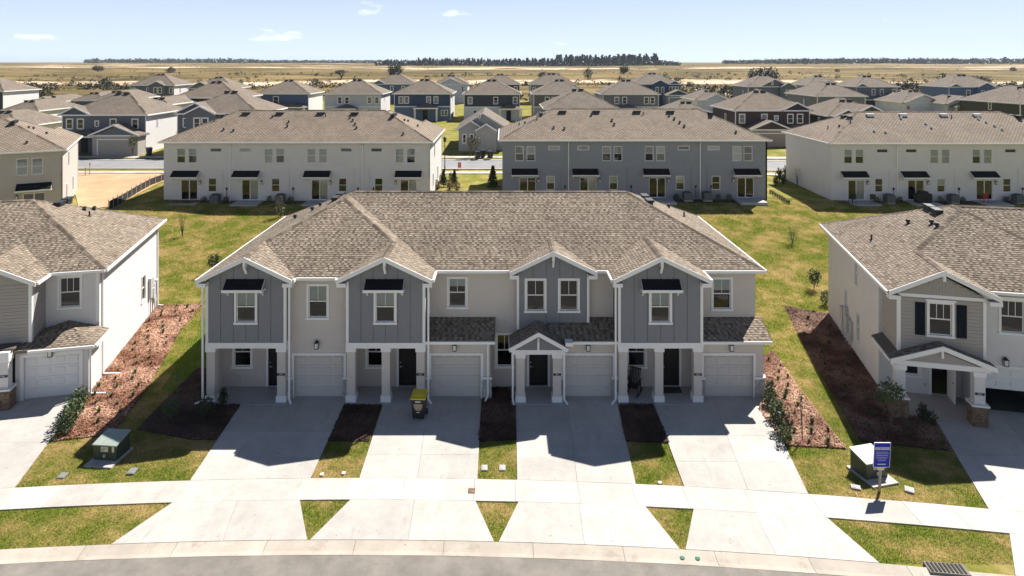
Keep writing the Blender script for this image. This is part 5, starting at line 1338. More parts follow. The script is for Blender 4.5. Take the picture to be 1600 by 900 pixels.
far_house('slate house with small gabled bay and twin window behind the left white row', 277, 402, 98, SLATE, z=3.4, gables=[(.0, .5, .02), (.13, .5, .6)], wins=[(.1, 3.5, .75, 1.5), (.27, 3.4, 1.05, 1.7, .6), (.37, 3.4, 1.05, 1.7, .6), (.64, 3.85, .8, .9)], depth=12)
far_house('dark brown two-storey house rising behind the slate bay house', 272, 372, 128, BROWN, z=4.1, wins=W2([.11, .52], w=1.1), roofmat='shingle_brown', sidewin=[(3, 3.6, .8, 1.5), (7, 3.6, .8, 1.5)])
far_house('far slate house with central twin-window gable before the open field at left', 203, 272, 182, SLATE, gables=[(.45, .82, .5)], wins=[(.08, 3.4, 1.0, 1.6), (.41, 3.4, 1.0, 1.6), (.60, 3.4, 1.1, 1.7, .5), (.70, 3.4, 1.1, 1.7, .5), (.93, 3.4, 1.0, 1.6)], sidewin=[(3, 3.5, .7, 1.5), (8, 3.5, .7, 1.5)])
far_house('low far slate house with pale end gable, roof showing left of the field bushes', 296, 365, 185, SLATE, z=3.7, wins=W2([.1, .3]), gables=[(0, .55, .3)])
far_house('single-storey pale house with sunlit white side, far left middle', 3, 59, 128, TAUPE, eave=3.0, z=4.3, depth=13, sidewin=[(7, .9, .8, 1.5), (10, .9, .8, 1.5)], vent=True)
far_house('single-storey house with a dark front gable and mint white side', 58, 89, 152, SLATE, eave=3.4, z=4.2, depth=12, gables=[(0, .95, .4)], side='mint')
far_house('single-storey blue-grey house roof, third from the left edge', 116, 160, 150, BLUE, eave=3.6, z=4.4, depth=11, side='stucco_grey')
far_house('single-storey house with broad pale roof behind the slate garage house', 150, 196, 140, GREYT, eave=4.4, z=4.4, depth=13)
far_house('two-storey house with pale roof just right of the slate garage house', 224, 262, 118, WHITE, eave=5.7, z=3.4, depth=13, sidewin=[(5, 3.2, .8, 1.5), (8, 3.2, .8, 1.5)])
far_house('low carport-like house with white columns near the left edge', -60, 26, 104, TAUPE, eave=2.9, z=3.6, depth=12)
far_house('dark house whose wall corner shows at the very left edge before the scrub', -70, 5, 150, CHAR, z=4.4)
far_house('blue two-storey house with a stepped front behind the left white row', 400, 482, 148, BLUE, z=4.0, eave=5.6, wins=[(.06, 3.3, 1.0, 1.7), (.38, 3.2, 1.3, 1.8)], gables=[], porch=(.25, 1.0, 2.2, 2.7), sidewin=[(4, 4.4, .5, .6)])
far_house('pale lavender two-storey house with two window pairs and a porch roof', 507, 595, 142, LAV, z=4.15, low=(.5, .5, .52), wins=W2([.27, .40, .80, .93]) + [(.1, .9, .8, 1.4), (.2, .9, .8, 1.4)], porch=(.2, .6, 2.0, 2.7), sidewin=[(4, 3.8, .5, 1.3)])
far_house('distant blue house peeping between the lavender and navy houses', 583, 648, 190, BLUE, wins=W2([.28, .45, .72]), gables=[(0, .32, .1)])
far_house('deep navy two-storey house with two pairs of white windows', 616, 704, 142, NAVY, z=4.2, low=(.13, .17, .25), wins=W2([.12, .22, .61, .74]) + [(.86, .9, .8, 1.3), (.92, .9, .8, 1.3)], porch=(.36, .8, 2.2, 2.75), sidewin=[(5, 3.8, .5, 1.3)])
far_house('distant white house with a blue-shadowed front gable behind the navy house', 678, 730, 190, (.45, .48, .56), gables=[(.15, .85, .2)], wins=W2([.42, .62, .85]))  # white walls coloured blue-grey to carry the shade on the front
far_house('dark slate-navy two-storey house with white lower storey, centre', 725, 812, 142, CHAR, z=4.1, low=(.62, .62, .64), wins=W2([.11, .57, .92]) + [(.2, .8, .9, 1.5), (.45, .8, .9, 1.5)], porch=(.62, 1.05, 2.2, 2.7), swin_l=[])
far_house('distant house roof straight behind the dark slate-navy house', 752, 812, 188, CHAR, wins=W2([.9]))
far_house('taupe-brown two-storey house right of the dark slate-navy one', 834, 922, 142, TAUPE, z=4.1, low=(.33, .31, .29), wins=W2([.24, .36, .8]) + [(.08, 1.0, .7, .7), (.14, 1.0, .7, .7)])
far_house('distant grey house roof behind the taupe-brown house', 829, 900, 188, GREYT, wins=[(.08, 3.6, .8, 1.3)])
far_house('hip roofed house rising right behind the blue-grey row ridge', 853, 965, 108, TAUPE, z=3.4)
far_house('grey two-storey house with two window pairs right of the hip roof', 942, 1029, 142, GREYT, z=4.1, low=(.13, .15, .17), wins=W2([.25, .39, .78, .89]), porch=(.2, .62, 2.0, 2.7), swin_l=[(4, 3.6, .4, 1.3)])
far_house('distant navy house with twin gables and a triple window', 990, 1062, 183, NAVY, z=4.9, gables=[(.38, .74, .6), (.74, 1, .2)], wins=[(.12, 3.6, 1.2, 1.5), (.5, 3.3, .9, 1.6, .6), (.62, 3.3, .9, 1.6, .6), (.80, 3.4, .9, 1.6, .2), (.87, 3.4, .9, 1.6, .2), (.94, 3.4, .9, 1.6, .2)], wing=(.62, 1.1, 5, 2.9, 4.6, (.2, .22, .24)))
far_house('low broad roofed house before the twin-gabled navy house', 1040, 1125, 118, TAUPE, eave=3.0, z=3.9, depth=13)
far_house('single-storey white house with a blue-shadowed gable, right of centre', 1088, 1142, 150, (.55, .57, .64), eave=3.6, z=4.5, gables=[(.22, .9, .2)], wins=[(.62, 4.3, .5, .9, .2)], depth=12, porch=(.62, 1.1, 2.5, 2.6))  # bluish tint in the white wall colour stands for the gable's shade
far_house('dark brown two-storey house with a garage wing behind the right corner of the grey row', 1149, 1265, 107, BROWN, z=3.2, gables=[(.62, 1, .02)], wins=W2([.09, .39, .74, .87]) + [(.55, 3.9, .75, .95)], wing=(.13, .62, 3.0, 2.9, 4.6, (.30, .25, .21)), roofmat='shingle_brown', swin_l=[(5, 3.3, .7, 1.5)], side='', porch=(.62, 1.0, 1.8, 2.7))
far_house('olive brown house with stacked front gables right of the dark brown house', 1297, 1388, 104, OLIVE, eave=4.9, z=3.3, gables=[(0, .46, 1.4), (.3, 1, .4)], wins=[(.16, 3.2, 1.6, 1.0, 1.4), (.62, 4.6, .5, 1.0, .4)], roofmat='shingle_brown', swin_l=[(4, 3.0, .7, 1.4)], side='')
far_house('distant slate house with a big attic gable near the round bush', 1169, 1240, 170, SLATE, z=4.7, gables=[(.25, .9, .1), (.68, 1, .8)], wins=W2([.17, .37, .58], w=.9) + [(.53, 6.0, .5, 1.0, .1), (.84, 3.3, 1.0, 1.6, .8), (.93, 3.3, 1.0, 1.6, .8)], swin_l=[(4, 3.6, .7, .9)], side='')
far_house('grey-blue house with a wide plain side and broad roof, right middle', 1277, 1352, 132, GREYT, z=4.2, depth=14, swin_l=[(6, 3.5, .4, 1.3)], side='')
far_house('distant grey house behind the broad grey-blue roof', 1262, 1318, 182, GREYT, z=4.6, gables=[(.3, .8, .2)])
far_house('slate house with a blue garage wing, second row at right', 1338, 1402, 166, SLATE, z=4.8, gables=[(0, .28, .1)], wins=W2([.12, .22, .42, .62, .93], w=.95), wing=(.52, 1.1, 6, 2.9, 4.7, (.22, .25, .29)), porch=(.0, .5, 2, 2.6))
far_house('single-storey white house with garage and stop sign in front, right', 1411, 1480, 152, WHITE, eave=3.0, z=4.4, gables=[(.55, 1, .2)], wing=(0, .8, 1.0, 3.0, 4.9, WHITE), roofmat='shingle_grey')
far_house('small white porch house between the white garage house and the blue one', 1478, 1522, 146, (.5, .5, .53), eave=3.1, z=4.4, depth=9, gables=[(0, 1, .6)], wins=[(.3, .8, 1.0, 1.6, .6)], porch=(.05, .95, 2.6, 2.5))
far_house('blue two-storey house with gables and triple window at the right', 1483, 1566, 168, BLUE, z=4.7, gables=[(0, .22, .2), (.5, .82, .6), (.8, 1, .2)], wins=[(.36, 3.2, 1.1, 1.7), (.6, 3.3, .9, 1.5, .6), (.73, 3.3, .9, 1.5, .6), (.84, 3.4, .8, 1.5, .2), (.90, 3.4, .8, 1.5, .2), (.96, 3.4, .8, 1.5, .2)], wing=(.4, .95, 4, 2.9, 4.6, (.14, .17, .24)))
far_house('dark olive house with a long plain flank at the right edge', 1594, 1690, 126, OLIVE, eave=4.6, z=4.2, depth=14, swin_l=[(7, 2.9, .8, 1.6)], side='', rz=R(8))
far_house('small grey cottage with nested white gables framed between the two rows', 717, 792, 100, (.36, .35, .35), eave=3.0, z=3.5, depth=12, hiproof=False, over=.5, gables=[(.0, .56, .5), (.36, .78, 1.2)], wins=[(.43, 4.6, .45, .9, .5), (.12, .9, .7, 1.5, .5), (.27, .9, .7, 1.5, .5)], pitch=.62)
surf('mint', (.5, .6, .57), (.55, .64, .61), 2, .8)
# ------------------------------------------------------------------ plants
def leaves(n, c, r, size, seed, shell=.55, squash=1.0, up=.3):
    """n leaf-sized quads scattered through an ellipsoid of radii r round c; uneven, with gaps"""
    g = np.random.default_rng(seed); d = g.normal(0, 1, (n, 3)); d /= np.linalg.norm(d, axis=1)[:, None]
    lump = np.array([mnoise.noise(Vector((a * 1.7 + seed, b * 1.7, e * 1.7))) for a, b, e in d])
    rad = (shell + (1 - shell) * g.random(n) ** .5) * (1 + .55 * lump); p = np.array(c) + d * np.array(r) * rad[:, None]
    a = g.normal(0, 1, (n, 3)); a[:, 2] += up; a /= np.linalg.norm(a, axis=1)[:, None]
    b = np.cross(a, g.normal(0, 1, (n, 3))); b /= np.linalg.norm(b, axis=1)[:, None]
    s = size * g.uniform(.6, 1.3, n)[:, None]
    return np.stack([p - a * s, p + b * s * .45, p + a * s, p - b * s * .45], 1)
def quad_mesh(name, V):
    n = V.shape[0]; me = bpy.data.meshes.new(name); me.vertices.add(n * 4); me.vertices.foreach_set('co', V.reshape(-1).astype(np.float32))
    me.loops.add(n * 4); me.loops.foreach_set('vertex_index', np.arange(n * 4, dtype=np.int32)); me.polygons.add(n)
    me.polygons.foreach_set('loop_start', np.arange(0, n * 4, 4, dtype=np.int32)); me.polygons.foreach_set('loop_total', np.full(n, 4, dtype=np.int32)); me.update(calc_edges=True); return me
def blades(n, h, spread, w, seed):
    g = np.random.default_rng(seed); th = g.uniform(0, 6.28, n); hh = h * g.uniform(.6, 1.15, n); sp = spread * g.uniform(.2, 1, n); x = np.cos(th); y = np.sin(th); o = np.zeros(n)
    b0 = np.stack([x * .03, y * .03, o], 1); m = np.stack([x * sp * .5, y * sp * .5, hh * .75], 1); t = np.stack([x * sp, y * sp, hh], 1); sd = np.stack([-y, x, o], 1) * w
    return np.concatenate([np.stack([b0 - sd, b0 + sd, m + sd, m - sd], 1), np.stack([m - sd, m + sd, t + sd * .2, t - sd * .2], 1)])
def stems(n, h, spread, r, seed, z0=0.0):
    g = random.Random(seed); mb = MB()
    for k in range(n):
        a = g.uniform(0, 6.28); s = spread * g.uniform(.3, 1); mb.tube((0, 0, z0), (math.cos(a) * s * .5, math.sin(a) * s * .5, z0 + h * .55), r, r * .7, 5); mb.tube((math.cos(a) * s * .5, math.sin(a) * s * .5, z0 + h * .55), (math.cos(a) * s, math.sin(a) * s, z0 + h), r * .7, r * .35, 5)
    return mb
PROTO = {}
def proto(kind):
    if kind in PROTO: return PROTO[kind]
    V = []
    if kind.startswith('tuft'):
        s = int(kind[-1]); V = blades(70, .3, .26, .010, s); st = stems(3, .12, .05, .008, s); m = 'leaf_mid' if s % 2 else 'leaf_olive'; fol = 'leaf_blades'
    elif kind.startswith('shrub'):
        s = int(kind[-1]); V = leaves(340, (0, 0, .42), (.34, .34, .4), .065, s, .35); st = stems(6, .6, .25, .012, s); m = 'leaf_mid' if s % 2 else 'leaf_dark'; fol = 'foliage'
    elif kind == 'spiky': V = np.concatenate([leaves(240, (0, 0, .55), (.3, .3, .6), .08, 5, .3, up=1.5), blades(60, 1.0, .4, .012, 9)]); st = stems(5, .7, .2, .014, 5); m = 'leaf_dark'; fol = 'foliage'
    elif kind == 'cone': V = np.concatenate([leaves(260, (0, 0, .5 + .33 * k), (.62 - .09 * k, .62 - .09 * k, .35), .1, 40 + k, .3) for k in range(6)]); st = stems(1, 1.6, .0, .05, 2); m = 'leaf_dark'; fol = 'foliage'
    elif kind == 'bare': V = leaves(60, (0, 0, 1.7), (.55, .55, .8), .05, 8, .4); st = stems(9, 2.4, .6, .022, 4); st.tube((0, 0, 0), (0, 0, 1.2), .035, .03, 6); m = 'leaf_dry'; fol = 'sparse_leaves'
    elif kind == 'wispy': V = leaves(230, (0, 0, .8), (.45, .45, .8), .06, 12, .2); st = stems(9, 1.6, .45, .014, 7); m = 'leaf_olive'; fol = 'foliage'
    elif kind == 'vase': V = leaves(520, (0, 0, .95), (.5, .5, .6), .075, 14, .3); st = stems(8, 1.3, .5, .018, 9); m = 'leaf_dark'; fol = 'foliage'
    elif kind == 'young': V = np.concatenate([leaves(300, (0, .0, 1.75), (.6, .6, .5), .085, 15, .25), leaves(130, (.35, .1, 1.4), (.35, .35, .3), .08, 16, .25), leaves(130, (-.4, -.1, 1.5), (.35, .35, .3), .08, 17, .25)]); st = stems(4, 1.7, .35, .03, 3); m = 'leaf_mid'; fol = 'foliage'
    elif kind == 'street': V = np.concatenate([leaves(330, (0, 0, 2.6), (.75, .75, 1.0), .13, 18, .25)]); st = stems(6, 2.8, .5, .03, 6); st.tube((0, 0, 0), (0, 0, 1.6), .05, .04, 6); m = 'leaf_olive'; fol = 'foliage'
    elif kind == 'red': V = leaves(300, (0, 0, .5), (.4, .4, .5), .08, 19, .3); st = stems(6, .7, .3, .014, 8); m = 'leaf_red'; fol = 'foliage'
    elif kind == 'sapling': V = leaves(40, (0, 0, 1.5), (.2, .2, .45), .045, 21, .3); st = stems(3, 1.9, .12, .014, 8); m = 'leaf_olive'; fol = 'sparse_leaves'
    elif kind == 'oak': V = np.concatenate([leaves(800, (0, 0, 3.4), (4.6, 3.6, 2.6), .42, 22, .3), leaves(300, (2.6, 0, 3.0), (2.4, 2.4, 1.9), .4, 23, .3), leaves(300, (-2.8, 0, 2.7), (2.3, 2.2, 1.9), .4, 24, .3)]); st = stems(6, 4, 2.6, .2, 3); st.tube((0, 0, -.5), (0, 0, 2), .35, .28, 7); m = 'leaf_far'; fol = 'crown'
    elif kind == 'flat': V = np.concatenate([leaves(300, (0, 0, 4.2), (4.6, 3, 1.0), .4, 25, .3), leaves(150, (2.8, 0, 3.5), (2, 2, .7), .4, 26, .3)]); st = stems(6, 4, 2.8, .18, 3); st.tube((0, 0, -.5), (0, 0, 2), .3, .25, 7); m = 'leaf_far'; fol = 'crown'
    elif kind == 'mound': V = leaves(500, (0, 0, 1.2), (2.4, 2.0, 1.5), .3, 27, .3); st = stems(6, 1.6, 1.4, .08, 3); m = 'leaf_far'; fol = 'crown'
    elif kind == 'tall': V = leaves(700, (0, 0, 3.6), (2.5, 2.5, 3.6), .36, 28, .3); st = stems(5, 4.5, 1.2, .15, 3); st.tube((0, 0, -.5), (0, 0, 2), .28, .2, 7); m = 'leaf_far'; fol = 'crown'
    elif kind.startswith('pine'):
        s = int(kind[-1]); g = random.Random(s); parts = []
        for k in range(9): z = 6 + k * 1.45; rr = 3.9 - .30 * k + g.uniform(-.5, .5); parts.append(leaves(60, (g.uniform(-.7, .7), g.uniform(-.7, .7), z), (rr, rr, 1.1), 1.15, s * 20 + k, .3))
        V = np.concatenate(parts); st = MB().tube((0, 0, -1), (.2, 0, 9), .32, .24, 6); st.tube((.2, 0, 9), (0, 0, 19), .24, .05, 6); m = 'leaf_pine'; fol = 'crown'
    PROTO[kind] = (quad_mesh(fol, V), st.mesh('trunk' if kind in ('oak', 'flat', 'tall', 'bare', 'street', 'young', 'sapling') or kind.startswith('pine') else 'stem'), m, fol)
    return PROTO[kind]
def plant(name, kind, loc, label, cat, group=None, s=1.0, rz=None, sz=None):
    fm, sm, mat, fol = proto(kind)
    r = thing(name, label, cat, loc, rnd.uniform(0, 6.28) if rz is None else rz, group); r.scale = (s, s, sz or s)
    obj(fol, fm, mat, r); obj(sm.name.split('.')[0], sm, 'bark', r); return r
def ground_pt(px, py):
    x, y = gp(px, py); return (x, y, tz(x, y))
# planted tufts in the mulch beds
def rows(bed, label, group, step, n, seed):
    p = BEDS[bed]; g = random.Random(seed); xs_ = [q[0] for q in p]; ys_ = [q[1] for q in p]; k = 0; y = min(ys_) + .5; r = 0
    while y < max(ys_) - .3:
        x = min(xs_) + .3 + (r % 2) * step / 2
        while x < max(xs_) - .2:
            xx, yy = x + g.uniform(-.14, .14), y + g.uniform(-.14, .14)
            if all(inside(p, np.array([xx + a]), np.array([yy + b]))[0] for a, b in ((.18, 0), (-.18, 0), (0, .18), (0, -.18))):
                plant('ornamental_grass', 'tuft%d' % g.randint(1, 4), (xx, yy, .03), label, 'plant', group, g.uniform(.5, .95)); k += 1
            x += step
        y += step * .85; r += 1
    return k
rows('left', 'small leafy tuft planted in the sunny mulch along the left white house', 'tufts in the left mulch bed', 1.0, 40, 1)
rows('right', 'small leafy tuft in the sunny mulch at the right end of the grey townhouse', 'tufts in the mulch by the townhouse right end', .85, 40, 2)
rows('house', 'small tuft in the shaded mulch beside the right hand house', 'tufts in the mulch by the right house', 1.5, 40, 3)
for k, (a, b, s) in enumerate(((127, 630, 1.0), (121, 643, 1.1), (114, 655, 1.2), (106, 668, 1.2), (99, 681, 1.0))):
    plant('shrub', 'shrub%d' % (1 + k % 3), ground_pt(a, b), ['leafy green shrub nearest the left house garage', 'second green shrub from the left house garage', 'middle green shrub of the row edging the left house driveway', 'fourth green shrub from the left house garage', 'green shrub at the street end of the left house driveway row'][k], 'shrub', 'shrubs edging the left driveway', s)
for k, (a, b, s) in enumerate(((1202, 617, .9), (1206, 637, 1.1), (1213, 657, 1.2), (1221, 677, 1.2), (1227, 694, 1.0))):
    plant('shrub', 'shrub%d' % (1 + (k + 1) % 3), ground_pt(a, b), ['green shrub closest to the fourth garage', 'second green shrub from the fourth garage', 'middle green shrub along the fourth driveway', 'fourth shrub along the fourth driveway', 'shrub at the street end of the fourth driveway mulch'][k], 'shrub', 'shrubs along the fourth driveway', s)
plant('shrub', 'spiky', ground_pt(349, 633), 'upright dark shrub at the foot of the first porch column', 'shrub', s=.75)
plant('shrub', 'shrub2', ground_pt(322, 650), 'dark shrub in the shaded corner mulch, nearer the first driveway', 'shrub', s=1.1)
plant('shrub', 'shrub1', ground_pt(268, 652), 'dark shrub in the shaded corner mulch, farther from the driveway', 'shrub', s=1.1)
plant('sapling', 'sapling', ground_pt(278, 640), 'thin staked sapling in the shaded corner mulch', 'sapling', s=1.0)
plant('sapling', 'sapling', ground_pt(1254, 690), 'thin dark sapling in the mulch beside the fourth driveway', 'sapling', s=1.15)
plant('young_tree', 'young', ground_pt(1392, 664), 'young leafy tree with several stems before the right house porch', 'tree', s=.92)
plant('shrub', 'spiky', ground_pt(1442, 660), 'upright shrub beside the right house porch step', 'shrub', s=.8)
plant('shrub', 'shrub2', ground_pt(1454, 664), 'low round shrub at the corner of the right house driveway', 'shrub', s=.8)
plant('shrub', 'vase', ground_pt(1272, 452), 'dense dark vase shaped shrub on the lawn beside the right house', 'shrub', s=.95)
plant('shrub', 'wispy', ground_pt(1238, 382), 'wispy olive shrub on the rear lawn', 'shrub', s=.95)
plant('shrub', 'shrub3', ground_pt(1290, 478), 'low shrub at the rear corner of the right house', 'shrub', s=1.3)
plant('shrub', 'vase', ground_pt(334, 428), 'dark shrub by the left rear flank of the grey townhouse', 'shrub', s=1.0)
plant('young_tree', 'bare', ground_pt(285, 371), 'bare young tree on the left rear lawn', 'tree', s=.85)
plant('young_tree', 'wispy', ground_pt(438, 340), 'slim young tree on the rear lawn before the white row', 'tree', s=1.25)
plant('young_tree', 'bare', ground_pt(1246, 291), 'bare young tree beside the right white row end wall', 'tree', s=.85)
plant('cypress', 'cone', ground_pt(770, 297), 'dark conical evergreen at the left corner of the blue-grey row', 'tree', s=1.1)
for a, b, kd, s in ((683, 296, 'red', 1.1), (693, 292, 'cone', .8), (703, 297, 'red', 1.1), (710, 290, 'cone', .75), (714, 298, 'red', 1.0), (690, 283, 'red', .9), (705, 281, 'red', .9)):
    x, y = gp(a, b); plant('shrub', kd, (x, y, tz(x, y)), 'reddish flowering shrub in the bed beside the white row end' if kd == 'red' else 'dark upright evergreen among the reddish shrubs by the white row end', 'shrub', 'red shrubs beside the white row' if kd == 'red' else 'upright evergreens beside the white row', s)
for a, b, s, lb in ((1218, 283, 1.4, 'tall spiky shrub left of its twin in the gap by the right white row'), (1228, 279, 1.4, 'tall spiky shrub farthest back in the gap by the right white row'), (1212, 290, 1.0, 'shorter spiky shrub nearest the blue-grey row right corner'), (1224, 288, 1.0, 'shorter spiky shrub in front of the two tall spiky ones')): plant('shrub', 'spiky', ground_pt(a, b), lb, 'shrub', 'spiky shrubs in the gap', s)
for k in range(9): plant('ornamental_grass', 'tuft%d' % (1 + k % 4), ground_pt(1204 + 3.6 * k, 302 + 2.1 * k), 'small tuft in the planting line by the blue-grey row right corner', 'plant', 'tufts by the blue-grey row corner', 1.4)
for a, b, lb in ((745, 236, 'young street tree before the cottage door'), (736, 234, 'young street tree at the cottage left window'), (117, 240, 'young tree left of the slate garage house entrance'), (219, 246, 'young tree right of the slate house garage')):
    x, y, z = at(a, 96.5 if a > 700 else 97); plant('young_tree', 'street', (x, y - 2, z), lb, 'tree', s=.85)
x, y, z = at(1285, 140); plant('shrub', 'mound', (x, 101, z - .5), 'round shrub beside the dark brown house', 'shrub', s=.4)
x, y, z = at(1500, 140); plant('young_tree', 'street', (x, y, z), 'pale green young tree before the small white porch house', 'tree', s=1.2)
# rear hedging along the back row: dark low shrubs and condensers
# ------------------------------------------------------------------ field, bushes, pines, far woods
FB_ = [(617, 430, 'oak', 1.5, 'large spreading dark oak in the field left of the pines'), (533, 420, 'flat', 1.15, 'flat topped tree with visible trunk in the left field'), (493, 350, 'mound', 1.2, 'dark low bush group left of the flat topped tree'), (502, 352, 'mound', .7, 'small dark bush touching the low bush group'), (377, 350, 'tall', .45, 'small upright olive tree in the left field'),
       (919, 400, 'tall', 1.05, 'tall dark bushy tree in front of the pine belt'), (975, 480, 'oak', 1.0, 'round dark tree right of the tall bushy one'), (849, 420, 'mound', 1.7, 'grey-green rounded bush before the pine belt'), (868, 520, 'mound', .6, 'tiny dark bush right of the grey-green one'), (1193, 330, 'oak', 1.45, 'big round dark bush behind the attic gable house'),
       (1308, 600, 'mound', 1.1, 'small round bush on the right hill'), (1530, 300, 'oak', .9, 'round dark bush behind the blue gabled house at right'), (1583, 700, 'mound', 1.6, 'bush on the crest at the right edge'), (165, 330, 'mound', 1.5, 'wide dark bush in the far left field'), (153, 620, 'oak', 1.0, 'dark clump at the left end of the far wood'), (267, 600, 'mound', 2.0, 'low dark thicket on the left field edge'), (1078, 300, 'mound', .9, 'small dark bush on the sandy patch right of centre'), (1057, 380, 'mound', .8, 'lone bush in the field right of the pines')]
for px, Y, kd, s, lb in FB_:
    p = at(px, Y); plant('field_tree' if kd in ('oak', 'flat', 'tall') else 'field_bush', kd, (p[0], p[1], p[2] - .1), lb, 'tree' if kd in ('oak', 'flat', 'tall') else 'bush', s=s)
g = random.Random(3)
for k in range(165):
    px = 600 + 440 * (k + g.random()) / 165; Y = g.uniform(1060, 1160); p = at(px, Y); h = g.uniform(.42, .6) if px < 650 else (g.uniform(.55, .75) if px < 870 else (g.uniform(.75, 1.1) if px < 1030 else .5))
    plant('pine_tree', 'pine%d' % g.randint(1, 5), (p[0], p[1], p[2] - .5), 'tall dark pine in the belt on the horizon' if h > .76 else 'lower pine in the left half of the pine belt', 'tree', 'tall pines on the horizon' if h > .76 else 'lower pines on the horizon', h)
# undergrowth below the pines
def clumps(name, label, cat, n, fn, size, q, mat, seed):
    gg = np.random.default_rng(seed); V = []
    base = [leaves(q, (0, 0, .45), (1, 1, .6), size, 100 + j, .3) for j in range(12)]
    for k in range(n):
        x, y, s, sv = fn(gg); c, t = math.cos(k), math.sin(k); B = base[k % 12] * np.array([s, s, sv]); X = B[..., 0] * c - B[..., 1] * t; Y = B[..., 0] * t + B[..., 1] * c
        V.append(np.stack([X + x, Y + y, B[..., 2] + tz(x, y) - .1], -1))
    return tris_object(name, np.concatenate(V), mat, 'stuff', label, cat)
def near_scrub(gg):
    Y = gg.uniform(205, 330) if gg.random() < .75 else gg.uniform(320, 520); x = gg.uniform(-1.02, 1.02) * Y * .82
    while mnoise.noise(Vector((x * .012, Y * .02, 1.7))) < -.08: Y = gg.uniform(200, 330); x = gg.uniform(-1.02, 1.02) * Y * .82
    s = gg.uniform(.5, 1.9); return x, Y, s, s * gg.uniform(.8, 1.4)
clumps('scrub', 'band of dark and olive scrub growing behind the last houses', 'scrub', 3000, near_scrub, .34, 20, 'scrub', 1)
def far_scrub(gg):
    Y = 300 * (4.5 ** gg.random()); x = gg.uniform(-1, 1) * Y * .82; s = gg.uniform(.3, 1.0) * (Y / 400) ** .4; return x, Y, s, s * .7
clumps('scrub', 'low scattered brush across the dry field', 'scrub', 700, far_scrub, .45, 12, 'scrub', 2)
def pine_under(gg):
    px = gg.uniform(590, 1060); Y = gg.uniform(1080, 1180); s = gg.uniform(4, 7); return (px - VPX) * Y / FOC, Y, s, s * 1.0
clumps('undergrowth', 'dark undergrowth at the foot of the pine belt', 'undergrowth', 420, pine_under, .4, 30, 'leaf_pine', 3)
def wood_left(gg):
    Y = gg.uniform(2200, 3300); px = gg.uniform(134, 620) if gg.random() < .9 else gg.uniform(600, 900); s = gg.uniform(7, 13); return (px - VPX) * Y / FOC, Y, s, s * (1.1 if px < 400 else .75)
clumps('forest', 'blue distant wood along the left horizon', 'forest', 1100, wood_left, .42, 26, 'leaf_far', 4)
def wood_right(gg):
    Y = gg.uniform(1500, 3000); px = gg.uniform(1130, 1640); s = gg.uniform(6, 12) * (.6 + .4 * min(1, (px - 1100) / 150)); return (px - VPX) * Y / FOC, Y, s, s * 1.1
clumps('forest', 'hazy wood rising along the right horizon', 'forest', 1300, wood_right, .42, 28, 'leaf_far', 5)
# ------------------------------------------------------------------ small things
def transformer(label, loc, rz, s=1.0):
    r = thing('utility_box', label, 'utility box', loc, rz); w, d, h = .5 * s, .43 * s, .66 * s
    mb = MB(); mb.box(-w - .1, w + .1, -d - .45, d + .12, -.04, .07); obj('concrete_pad', mb, 'concrete_pad', r)
    mb = MB(); v = [(-w, -d, .07), (w, -d, .07), (w, d, .07), (-w, d, .07), (-w, -d, h), (w, -d, h), (w, d, h + .16), (-w, d, h + .16)]
    mb.v = v; mb.f = [(0, 3, 2, 1), (4, 5, 6, 7), (0, 1, 5, 4), (1, 2, 6, 5), (2, 3, 7, 6), (3, 0, 4, 7)]; mb.t = [.5] * 6; obj('cabinet', mb, 'box_green', r)
    mb = MB(); e = .035; mb.v = [(-w - e, -d - e, h + .004), (w + e, -d - e, h + .004), (w + e, d + e, h + .175), (-w - e, d + e, h + .175), (-w - e, -d - e, h + .05), (w + e, -d - e, h + .05), (w + e, d + e, h + .22), (-w - e, d + e, h + .22)]
    mb.f = [(0, 3, 2, 1), (4, 5, 6, 7), (0, 1, 5, 4), (1, 2, 6, 5), (2, 3, 7, 6), (3, 0, 4, 7)]; mb.t = [.5] * 6; obj('lid', mb, 'box_lid', r)  # lid coloured far paler than the green cabinet, for sun on top
    mb = MB(); mb.box(-.17, .15, -d - .012, -d - .001, .42, .62); o = obj('warning_label', mb, 'label_cream', r)
    for k in range(3): obj('label_line', MB().box(-.14, -.02 + .04 * k, -d - .016, -d - .012, .46 + k * .05, .475 + k * .05), 'box_green', o)
    obj('warning_label', MB().box(.32, .42, -d - .012, -d - .001, .42, .64), 'label_cream', r)
    mb = MB(); mb.box(-.05, .05, -d - .05, -d - .001, .2, .32); mb.tube((0, -d - .05, .24), (0, -d - .09, .24), .03); obj('lock', mb, 'steel', r); return r
surf('box_lid', (.28, .32, .27), (.34, .38, .33), 5, .5); surf('label_cream', (.6, .55, .4), (.66, .62, .48), 8, .6)  # lid green lightened to imitate sunlight on the top
p = gp(166, 721, 0); transformer('green utility transformer box on the front lawn by the left driveway', (p[0], p[1] + .4, 0), R(-6))
p = gp(1365, 748, 0); transformer('green utility transformer box behind the blue sign', (p[0], p[1] + .35, 0), R(14))
